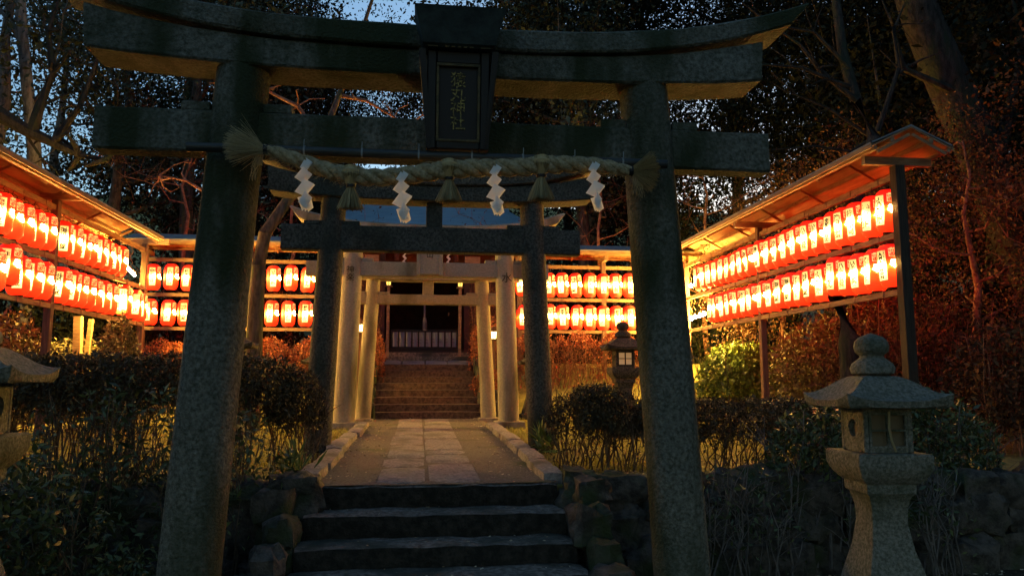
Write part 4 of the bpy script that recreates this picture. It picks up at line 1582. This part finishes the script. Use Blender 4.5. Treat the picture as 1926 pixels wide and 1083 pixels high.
# foreground leafy shrubs
shrub('leafy_shrub', 'broad leafy shrub filling the corner under the left stone lantern', 'shrub', (-2.05, 6.15, 0.1), (2.2, 0.8, 1.5), 4200, 0.06, M['leaf_nandina'], M['twig'], 70, 'dome', 31, 0.006, 0.2, ratio=.36, shell=.2, bare=.1)
shrub('leafy_shrub', 'leafy shrub reaching up beside the left stone lantern', 'shrub', (-2.75, 5.3, 0.0), (1.6, 0.8, 1.15), 4500, 0.058, M['leaf_nandina'], M['twig'], 40, 'dome', 32, 0.006, 0.1, ratio=.36, shell=.2, bare=.2)
shrub('low_fern', 'low leafy ground plant at the foot of the left front pillar', 'plant', (-1.75, 5.4, 0.0), (1.0, 0.6, 0.5), 2400, 0.05, M['leaf_nandina'], M['twig'], 25, 'dome', 33, 0.004, 0.05, ratio=.3)
shrub('leafy_shrub', 'leafy shrub with bare grey stems between low hedge and large stone lantern', 'shrub', (3.42, 6.15, 0.1), (1.15, 0.8, 1.3), 3200, 0.055, M['leaf_nandina'], M['bark_pale'], 22, 'dome', 34, 0.009, 0.55, ratio=.36, shell=.3)
shrub('leafy_shrub', 'dark leafy shrub behind the roof of the large stone lantern', 'shrub', (4.5, 6.6, 0.3), (2.0, 1.0, 1.25), 8500, 0.055, M['leaf_nandina'], M['bark_pale'], 40, 'dome', 35, 0.008, 0.35, ratio=.36, shell=.3)
shrub('twiggy_shrub', 'bare twiggy shrub at the foot of the wall left of the large stone lantern', 'shrub', (2.55, 5.75, 0.0), (1.1, 0.5, 1.0), 420, 0.05, M['leaf_nandina'], M['bark_pale'], 26, 'dome', 81, 0.007, 0.3, ratio=.36, shell=.1, bare=.3)
shrub('twiggy_shrub', 'bare twiggy shrub on the wall right of the large stone lantern', 'shrub', (3.95, 5.75, 0.0), (1.2, 0.5, 1.2), 500, 0.05, M['leaf_nandina'], M['bark_pale'], 26, 'dome', 82, 0.007, 0.3, ratio=.36, shell=.1, bare=.3)
shrub('low_plant', 'low leafy plants at the foot of the steps, right side', 'plant', (1.45, 4.95, 0.0), (0.5, 0.4, 0.22), 500, 0.04, M['leaf_nandina'], M['twig'], 12, 'dome', 83, 0.003, 0.05, ratio=.4, bare=.4)
shrub('low_plant', 'low leafy plants at the foot of the steps, left side', 'plant', (-1.1, 5.0, 0.0), (0.5, 0.4, 0.2), 400, 0.04, M['leaf_nandina'], M['twig'], 12, 'dome', 84, 0.003, 0.05, ratio=.4, bare=.4)
shrub('iris_clump', 'clump of upright strap leaves at the top left corner of the steps', 'plant', (-1.05, 6.75, 0.78), (0.36, 0.3, 0.2), 90, 0.15, M['leaf_green'], M['twig'], 3, 'dome', 36, 0.003, 0.0, ratio=.12, up=(0, 0, 1.2))
shrub('iris_clump', 'clump of upright strap leaves at the foot of the second gate, right pillar', 'plant', (1.36, 8.35, 0.79), (0.3, 0.2, 0.2), 90, 0.22, M['leaf_green'], M['twig'], 3, 'dome', 37, 0.003, 0.0, ratio=.1, up=(0, 0, 1.2))
# green lit bush below the right wing, russet shrubs below the racks
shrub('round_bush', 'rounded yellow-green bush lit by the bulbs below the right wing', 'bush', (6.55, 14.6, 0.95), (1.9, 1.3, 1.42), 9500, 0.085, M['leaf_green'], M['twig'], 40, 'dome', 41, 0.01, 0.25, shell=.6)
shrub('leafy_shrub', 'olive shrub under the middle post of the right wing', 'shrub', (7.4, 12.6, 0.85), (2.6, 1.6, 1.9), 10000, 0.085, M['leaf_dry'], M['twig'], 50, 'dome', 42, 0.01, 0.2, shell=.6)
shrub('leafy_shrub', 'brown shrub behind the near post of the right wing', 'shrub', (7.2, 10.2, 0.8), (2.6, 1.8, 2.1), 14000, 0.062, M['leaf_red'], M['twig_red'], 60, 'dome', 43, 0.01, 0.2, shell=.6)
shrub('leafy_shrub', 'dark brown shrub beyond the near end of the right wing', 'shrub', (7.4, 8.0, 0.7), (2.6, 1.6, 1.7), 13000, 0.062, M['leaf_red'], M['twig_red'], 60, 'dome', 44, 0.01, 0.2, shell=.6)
AZ = 'red twiggy azaleas under the back racks'
k = 0
az_lab = ['red twiggy azalea under the back rack, nearest the left corner', 'red twiggy azalea under the left back rack, second from the corner', 'red twiggy azalea under the left back rack, beside the second gate',
          'red twiggy azalea under the left back rack, nearest the steps', 'red twiggy azalea under the right back rack, nearest the steps', 'red twiggy azalea under the right back rack, left of the small lantern',
          'red twiggy azalea under the right back rack, behind the small lantern', 'red twiggy azalea under the right back rack, nearest the right corner']
for i, (x, hgt) in enumerate(((-5.0, .95), (-4.0, 1.0), (-3.0, 1.0), (-2.1, 1.0), (2.4, 1.15), (3.3, 1.2), (4.2, 1.2), (5.1, 1.1))):
    shrub('azalea', az_lab[i], 'shrub', (x, 15.6, hill(x, 15.6) - 0.05), (1.15, 0.9, hgt), 3600, 0.05, M['leaf_azalea'], M['twig_red'], 60, 'dome', 50 + i, 0.006, 0.72 if x > 0 else 0.5, group=AZ, shell=.4, bare=.08)
for i, (x, y, s_, lab) in enumerate(((-1.12, 15.6, 1.35, 'brown topiary shrub left of the upper steps, behind the rear gate'), (-1.3, 17.0, 2.2, 'tall dark shrub at the left side of the shrine entrance'),
                                     (1.42, 14.9, 0.8, 'low round clipped shrub right of the upper steps'), (1.45, 15.9, 1.3, 'middle round clipped shrub right of the upper steps'), (1.55, 17.0, 2.3, 'tall dark shrub at the right side of the shrine entrance'))):
    shrub('topiary', lab, 'shrub', (x, y, hill(x, y) - .05), (0.85, 0.8, s_), 5000, 0.045, M['leaf_azalea'] if s_ < 2 else M['leaf_red'], M['twig_red'], 30, 'dome', 60 + i, 0.006, 0.0, shell=.7)
shrub('shaggy_bush', 'bell-shaped shaggy bush in front of the left wing corner', 'bush', (-4.78, 12.6, 0.85), (0.62, 0.6, 1.78), 6500, 0.06, M['leaf_dry'], M['twig'], 20, 'dome', 70, 0.006, 0.0, shell=.8)
for i, (x, y, sz, lab) in enumerate(((-6.6, 12.2, 1.9, 'yellow-lit dry shrub below the near half of the left wing'), (-6.3, 14.5, 1.5, 'yellow-lit dry shrub behind the props of the left wing'), (-7.6, 10.4, 1.8, 'dry shrub cut by the picture edge below the left wing'))):
    shrub('dry_shrub', lab, 'shrub', (x, y, 0.85), (2.0, 1.3, sz), 6500, 0.075, M['leaf_dry'], M['twig'], 60, 'dome', 71 + i, 0.007, 0.1, shell=.5, bare=.2)


# trees -------------------------------------------------------------
def gen_tree(seed, H, r0, crown_r, n_limb, z_from, n_leaf, leaf, mleaf, mbark, lean=(0, 0), sig=0.55, ratio=0.5, sub=4):
    rd = random.Random(seed)
    rg = np.random.default_rng(seed)
    g = MB()
    pts = []
    for i in range(9):
        t = i / 8
        pts.append(Vector((lean[0] * t + rd.uniform(-.12, .12) * (i > 0), lean[1] * t + rd.uniform(-.12, .12) * (i > 0), H * 0.9 * t)))
    g.tube(pts, [r0 * (1 - .1 * i) * (1.25 if i == 0 else 1) for i in range(9)], 10)
    tips = []
    for k in range(n_limb):
        f = z_from + (1 - z_from) * (k + rd.random()) / n_limb
        f = min(f, 0.98)
        i = min(int(f * 8), 7)
        s0 = pts[i].lerp(pts[i + 1], f * 8 - i)
        a = rd.uniform(0, 2 * PI) + k * 2.4
        R = crown_r * (0.45 + 0.55 * math.sin(PI * min(1, (f - z_from) / (1 - z_from) * 0.75 + 0.22))) * rd.uniform(.75, 1.1)
        lp = [s0]
        for j in range(1, 6):
            t = j / 5
            lp.append(s0 + Vector((math.cos(a) * R * t, math.sin(a) * R * t, R * 0.42 * t ** 1.2)) + Vector((rd.uniform(-.15, .15), rd.uniform(-.15, .15), rd.uniform(-.12, .12))))
        rr = r0 * 0.34 * (1.1 - f * .5)
        g.tube(lp, [rr * (1 - .17 * j) for j in range(6)], 6)
        for j in range(2, 6):
            tips.append(lp[j])
            for q in range(sub // 2):
                e = lp[j] + Vector((rd.gauss(0, .5), rd.gauss(0, .5), rd.gauss(.15, .4))) * crown_r * 0.32
                mm = lp[j].lerp(e, .5) + Vector((0, 0, .08))
                g.tube([lp[j], mm, e], [rr * .3, rr * .2, rr * .08], 4, cap=False)
                tips.append(e)
    me_t = g.mesh('trunk', mbark, True)
    me_c = None
    if n_leaf:
        tp = np.array([list(t) for t in tips])
        idx = rg.integers(0, len(tp), n_leaf)
        # clumpy: sub clusters about each tip
        sub_c = tp[:, None, :] + rg.normal(size=(len(tp), 5, 3)) * sig * 0.8
        P = sub_c[idx, rg.integers(0, 5, n_leaf)] + rg.normal(size=(n_leaf, 3)) * sig * np.array([.5, .5, .32])
        me_c = leaves('crown', P, leaf, mleaf, seed, ratio=ratio, droop=0.2)
    return me_t, me_c


_tk = [0]


def tree(meshes, x, y, label, s=1.0, rz=None, z=None, group=None, name='tree', mirror=False):
    _tk[0] += 1
    z = z if z is not None else hill(x, y) - 0.1 if y > 6.3 else -0.05
    T = thing(name, label, 'tree', (x, y, z), rz if rz is not None else _tk[0] * 1.9, group)
    T.scale = (s, s, s)
    link('trunk', meshes[0], T)
    if meshes[1]: link('crown', meshes[1], T)
    return T


dense = [gen_tree(100 + i, 15, 0.28, 4.2, 15, 0.14, 60000, 0.11, M['leaf_black'], M['bark'], sig=0.75) for i in range(3)]
mid = [gen_tree(110 + i, 13, 0.22, 3.4, 11, 0.3, 14000, 0.125, M['leaf_dark'], M['bark'], sig=0.6) for i in range(2)]
loose = [gen_tree(120 + i, 13, 0.2, 3.0, 9, 0.3, 6000, 0.11, M['leaf_dark'], M['bark_pale'], sig=0.5) for i in range(2)]
russet = [gen_tree(130, 7, 0.12, 2.2, 10, 0.12, 14000, 0.075, M['leaf_red'], M['twig_red'], sig=0.42)]
bare = [gen_tree(140 + i, 7.5, 0.09, 2.4, 10, 0.2, 500, 0.08, M['leaf_red'], M['twig_red'], sig=0.4, sub=8) for i in range(2)]

for i, (x, y, w_, h_, lab) in enumerate(((-7.6, 17.6, 3.6, 2.3, 'dark undergrowth behind the left corner of the racks'), (-4.6, 18.6, 3.6, 2.6, 'dark undergrowth behind the left back rack'),
        (-10.5, 15.0, 3.6, 2.4, 'dark undergrowth beyond the left wing'), (-9.2, 11.5, 3.2, 2.4, 'dark undergrowth at the picture edge beyond the left wing'), (4.4, 18.6, 3.6, 2.6, 'dark undergrowth behind the right back rack'),
        (7.8, 18.0, 3.8, 2.6, 'dark undergrowth behind the right corner of the racks'), (10.6, 15.5, 3.6, 2.8, 'dark undergrowth beyond the round green bush'), (10.2, 12.0, 3.2, 2.6, 'dark undergrowth behind the middle of the right wing'),
        (10.6, 9.0, 3.2, 2.4, 'dark undergrowth at the picture edge beyond the right wing'), (0.2, 27.6, 7.0, 4.0, 'dark undergrowth behind the shrine hall'))):
    shrub('dense_shrub', lab, 'undergrowth', (x, y, hill(x, y) - .1), (w_, 1.8, h_), 9000, 0.13, M['leaf_black'], M['twig'], 40, 'dome', 200 + i, 0.01, 0.0, shell=.6)
GT = 'dark evergreen trees behind the shrine precinct'
pos_dense = [(-5.5, 25), (-3.0, 24.0), (5.5, 23), (9.5, 21), (13, 18), (16.5, 15), (12.5, 24), (18, 21), (8.5, 27), (6.0, 30), (-8.0, 26), (15.5, 11), (19, 26), (12.2, 14.2), (23, 17), (-5.5, 33), (22, 31), (13.6, 9.6)]
for i, (x, y) in enumerate(pos_dense):
    side = 'beyond the right wing' if x > 6 else ('behind the left back rack' if x < -2 else 'behind the shrine roof')
    tree(dense[i % 3], x, y, f'dense dark evergreen tree {side}, crown against the dusk sky', s=(0.92 + 0.13 * (i % 3)) if i != 1 else 0.7, group=GT)
pos_mid = [(-8.0, 20.5), (-6.2, 20.5), (0.6, 28.5), (4.6, 20.5), (-11.5, 16.0)]
GM = 'broadleaf trees behind the lantern racks'
for i, (x, y) in enumerate(pos_mid):
    tree(mid[i % 2], x, y, 'mid-sized broadleaf tree behind the racks, sky showing through its crown', s=0.95 + 0.1 * (i % 2), group=GM)
pos_loose = [(-9.7, 18.0), (-13.0, 23), (-11.5, 24.5)]
GLo = 'pale-trunked trees against the sky'
for i, (x, y) in enumerate(pos_loose):
    tree(loose[i % 2], x, y, 'slender pale-trunked tree with thin leaves against the evening sky', s=1.05, group=GLo)
GRu = 'russet shrubby trees beyond the right wing'
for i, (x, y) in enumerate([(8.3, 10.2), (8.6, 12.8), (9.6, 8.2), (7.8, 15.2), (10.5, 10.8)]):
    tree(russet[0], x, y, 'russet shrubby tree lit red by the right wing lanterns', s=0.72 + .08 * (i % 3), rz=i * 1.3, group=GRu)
GBa = 'bare-branched small trees behind the racks'
for i, (x, y) in enumerate([(-5.6, 18.2), (-3.2, 18.8), (4.6, 18.4), (7.0, 17.4), (2.9, 19.0)]):
    tree(bare[i % 2], x, y, 'bare twiggy small tree catching orange light behind the back rack', s=.85, group=GBa)

# individual trunks
g = MB()
pp = [at(1598, 640, 9.6), at(1575, 560, 9.8), at(1600, 400, 10.2), at(1645, 262, 10.6), at(1610, 190, 10.7), at(1585, 100, 10.8), at(1572, 0, 11), at(1560, -140, 11)]
base = pp[0].copy(); base.z = 0.8
T = thing('forked_tree', 'thin forked tree rising behind the right wing roof toward the front gate lintel', 'tree', tuple(base))
pl_ = [p - base for p in [base] + pp]
g.tube(pl_, [.16, .15, .13, .12, .11, .09, .08, .07, .05], 10)
g.build('trunk', M['bark_dark'], T, True)
def branch(parent, base, px, Y, r, m=M['bark_dark'], seed=1, sub=4):
    g = MB(); rd = random.Random(seed)
    P = [at(x, y, Y + 0.05 * i) - base for i, (x, y) in enumerate(px)]
    n = len(P)
    g.tube(P, [r * (1 - .8 * i / (n - 1)) for i in range(n)], 7)
    for k in range(sub):
        i = rd.randrange(1, n)
        e = P[i] + Vector((rd.uniform(-.5, .5), rd.uniform(-.3, .3), rd.uniform(-.3, .5)))
        mm = P[i].lerp(e, .5) + Vector((rd.uniform(-.06, .06), 0, rd.uniform(-.06, .06)))
        e2 = e + Vector((rd.uniform(-.2, .2), 0, rd.uniform(-.2, .2)))
        g.tube([P[i], mm, e, e2], [r * .35, r * .25, r * .15, r * .08], 5)
    g.build('branch', m, parent, True)
branch(T, base, [(1612, 190), (1580, 165), (1540, 130), (1505, 85), (1440, 40), (1395, 5)], 10.6, .05, seed=1)
branch(T, base, [(1600, 165), (1560, 150), (1510, 128), (1440, 122), (1380, 135)], 10.6, .045, seed=2)
branch(T, base, [(1598, 130), (1570, 100), (1530, 60), (1480, 52), (1430, 55)], 10.7, .04, seed=3)
branch(T, base, [(1640, 260), (1560, 205), (1500, 180), (1450, 135)], 10.7, .03, seed=4)
branch(T, base, [(1640, 262), (1600, 285), (1530, 275), (1440, 283)], 10.7, .035, seed=5)
branch(T, base, [(1650, 250), (1690, 130), (1680, 50), (1650, -20)], 10.7, .05, seed=6)
# thick leaning trunk at right
base = at(1926, 480, 11.0) + Vector((1.6, 0, 0)); base.z = 0.8
T = thing('leaning_tree', 'thick mossy leaning trunk crossing the dark upper right corner', 'tree', tuple(base))
g = MB()
pp = [Vector((0, 0, 0)), at(1990, 600, 11.0) - base, at(1905, 430, 11.0) - base, at(1850, 300, 11.0) - base, at(1790, 170, 11.0) - base, at(1735, 40, 11) - base, at(1690, -90, 11) - base, at(1640, -260, 11) - base]
g.tube(pp, [.42, .38, .36, .35, .33, .3, .27, .22], 14)
g.build('trunk', M['bark_dark'], T, True)
branch(T, base, [(1790, 170), (1700, 130), (1680, 60), (1700, 10)], 10.8, .07, seed=8)
branch(T, base, [(1870, 340), (1900, 200), (1926, 90), (1900, -20)], 10.8, .12, seed=9)
# leaning tree behind the left front pillar
base = at(478, 640, 12.0); base.z = 0.82
T = thing('leaning_tree', 'slim leaning tree seen between the left front pillar and second gate', 'tree', tuple(base))
g = MB()
pp = [Vector((0, 0, 0)), at(480, 600, 12.0) - base, at(486, 500, 12.0) - base, at(498, 440, 12.0) - base, at(525, 400, 12.1) - base, at(560, 350, 12.3) - base, at(610, 250, 12.6) - base, at(650, 150, 13) - base, at(700, 0, 13) - base]
g.tube(pp, [.15, .12, .11, .10, .09, .085, .07, .05, .03], 10)
g.build('trunk', M['bark'], T, True)
branch(T, base, [(486, 500), (450, 440), (400, 370), (350, 340), (300, 330)], 12.0, .05, M['twig_red'], seed=11, sub=9)
branch(T, base, [(600, 260), (560, 200), (500, 170), (420, 160)], 12.5, .05, M['twig_red'], seed=12, sub=9)
branch(T, base, [(640, 180), (690, 190), (740, 220), (770, 235)], 12.9, .04, M['twig_red'], seed=13, sub=9)
# pale trunk and thick dark limb against the sky at left
base = at(62, 300, 17.0); base.z = 0.9
T = thing('pale_trunk_tree', 'tall pale bare trunk standing against the dusk sky above the left wing roof', 'tree', tuple(base))
g = MB()
pp = [Vector((0, 0, 0)), at(70, 420, 17) - base, at(64, 280, 17) - base, at(50, 150, 17) - base, at(40, 40, 17) - base, at(36, -80, 17) - base]
g.tube(pp, [.17, .15, .14, .12, .11, .09], 10)
g.build('trunk', M['bark_pale'], T, True)
branch(T, base, [(45, 90), (25, 50), (0, 20), (-30, -10)], 17, .08, M['bark_pale'], seed=21)
branch(T, base, [(58, 200), (90, 160), (110, 90), (120, 20)], 17, .06, M['bark'], seed=22, sub=8)
base = at(-60, 330, 15.5); base.z = 0.9
T = thing('dark_limb_tree', 'dark tree sending a thick crooked limb across the sky above the left wing', 'tree', tuple(base))
g = MB()
g.tube([Vector((0, 0, 0)), at(-80, 330, 15.5) - base, at(-60, 180, 15.5) - base, at(-50, 50, 15.5) - base], [.3, .26, .22, .2], 10)
g.build('trunk', M['bark'], T, True)
branch(T, base, [(-60, 190), (0, 215), (50, 245), (100, 268), (150, 292), (200, 300)], 15.5, .19, seed=23, sub=9)
branch(T, base, [(60, 250), (75, 200), (100, 140), (90, 60), (110, 0)], 15.6, .12, seed=24, sub=12)
branch(T, base, [(0, 215), (40, 240), (80, 300), (90, 330)], 15.6, .05, seed=25, sub=6)
branch(T, base, [(100, 268), (150, 200), (180, 120), (200, 40)], 15.6, .08, seed=26, sub=12)
# unseen trees added behind and beside the viewer to block sky light
for i, (x, y) in enumerate([(-8, -7), (6, -10), (-11, 5), (13, 3), (-1, -13), (-9, 0), (9.5, -1)]):
    tree(dense[i % 3], x, y, 'unseen evergreen tree added around the viewer to block sky light', s=0.9, group='unseen trees added to cut the sky fill', z=-.05)

# ------------------------------------------------------------------ ground cover
def on_lawn(n, x0, x1, y0, y1, rg):
    x = rg.uniform(x0, x1, n); y = rg.uniform(y0, y1, n)
    return x, y


rg = np.random.default_rng(9)
P = []
for (x0, x1, y0, y1, n_) in ((-5.2, -1.05, 7.6, 13.6, 26000), (1.36, 5.7, 7.6, 13.6, 26000), (1.3, 2.3, 6.9, 7.7, 1500), (-1.3, -1.02, 6.9, 7.9, 600)):
    x, y = on_lawn(n_, x0, x1, y0, y1, rg)
    z = np.array([hill(a, b) + 0.03 * noise.noise((a * 1.3, b * 1.3, 0)) - 0.03 for a, b in zip(x, y)])
    P.append(np.stack([x, y, z - 0.003], 1))
P = np.concatenate(P)
go = link('grass', leaves('grass', P, 0.05, M['grass'], 3, ratio=0.13, up=(0, 0, 1.3)))
go['kind'] = 'stuff'
tag(go, 'short yellow-green grass on the lawns behind the hedges', 'grass')
# litter
P = []
N_ = 900
x = 0.15 + np.sign(rg.uniform(-1, 1, N_)) * (1.0 - np.abs(rg.normal(0, 0.28, N_))).clip(0, 0.99); y = rg.uniform(6.3, 13.8, N_); P.append(np.stack([x, y, 0.65 + sl * y + 0.032], 1))
for (yy, zz) in edges:
    x = rg.uniform(-.82, 1.13, 26); y = rg.uniform(yy + .03, yy + .3, 26); P.append(np.stack([x, y, np.full(26, zz + .006)], 1))
x = rg.uniform(-4, -.95, 2600); y = rg.uniform(4.2, 6.0, 2600); P.append(np.stack([x, y, np.full(2600, .012)], 1))
x = rg.uniform(1.25, 6, 2600); y = rg.uniform(4.2, 6.0, 2600); P.append(np.stack([x, y, np.full(2600, .012)], 1))
x = rg.uniform(-4.2, -.95, 1800); y = rg.uniform(6.35, 7.5, 1800); P.append(np.stack([x, y, 0.65 + sl * y + .0], 1))
x = rg.uniform(1.25, 5, 1800); y = rg.uniform(6.35, 7.5, 1800); P.append(np.stack([x, y, 0.65 + sl * y + .0], 1))
P = np.concatenate(P)
V, Fq = leaf_arrays(P, 0.033, rg, ratio=.6)
V = V.reshape(-1, 4, 3)
V[:, :, 2] = P[:, None, 2] + (V[:, :, 2] - P[:, None, 2]) * 0.25 + 0.004
lo = link('fallen_leaves', npmesh('fallen_leaves', V.reshape(-1, 3), Fq, M['leaf_litter']))
lo['kind'] = 'stuff'
tag(lo, 'scattered pale fallen leaves on steps, path and soil', 'leaves')

# ------------------------------------------------------------------ render settings
scene.view_settings.view_transform = 'Standard'
scene.view_settings.look = 'None'
scene.view_settings.exposure = 1.4
scene.view_settings.gamma = 1
scene.render.engine = 'CYCLES'
scene.cycles.use_light_tree = True
scene.cycles.max_bounces = 6
scene.cycles.diffuse_bounces = 3
scene.cycles.sample_clamp_indirect = 4
scene.cycles.use_denoising = True
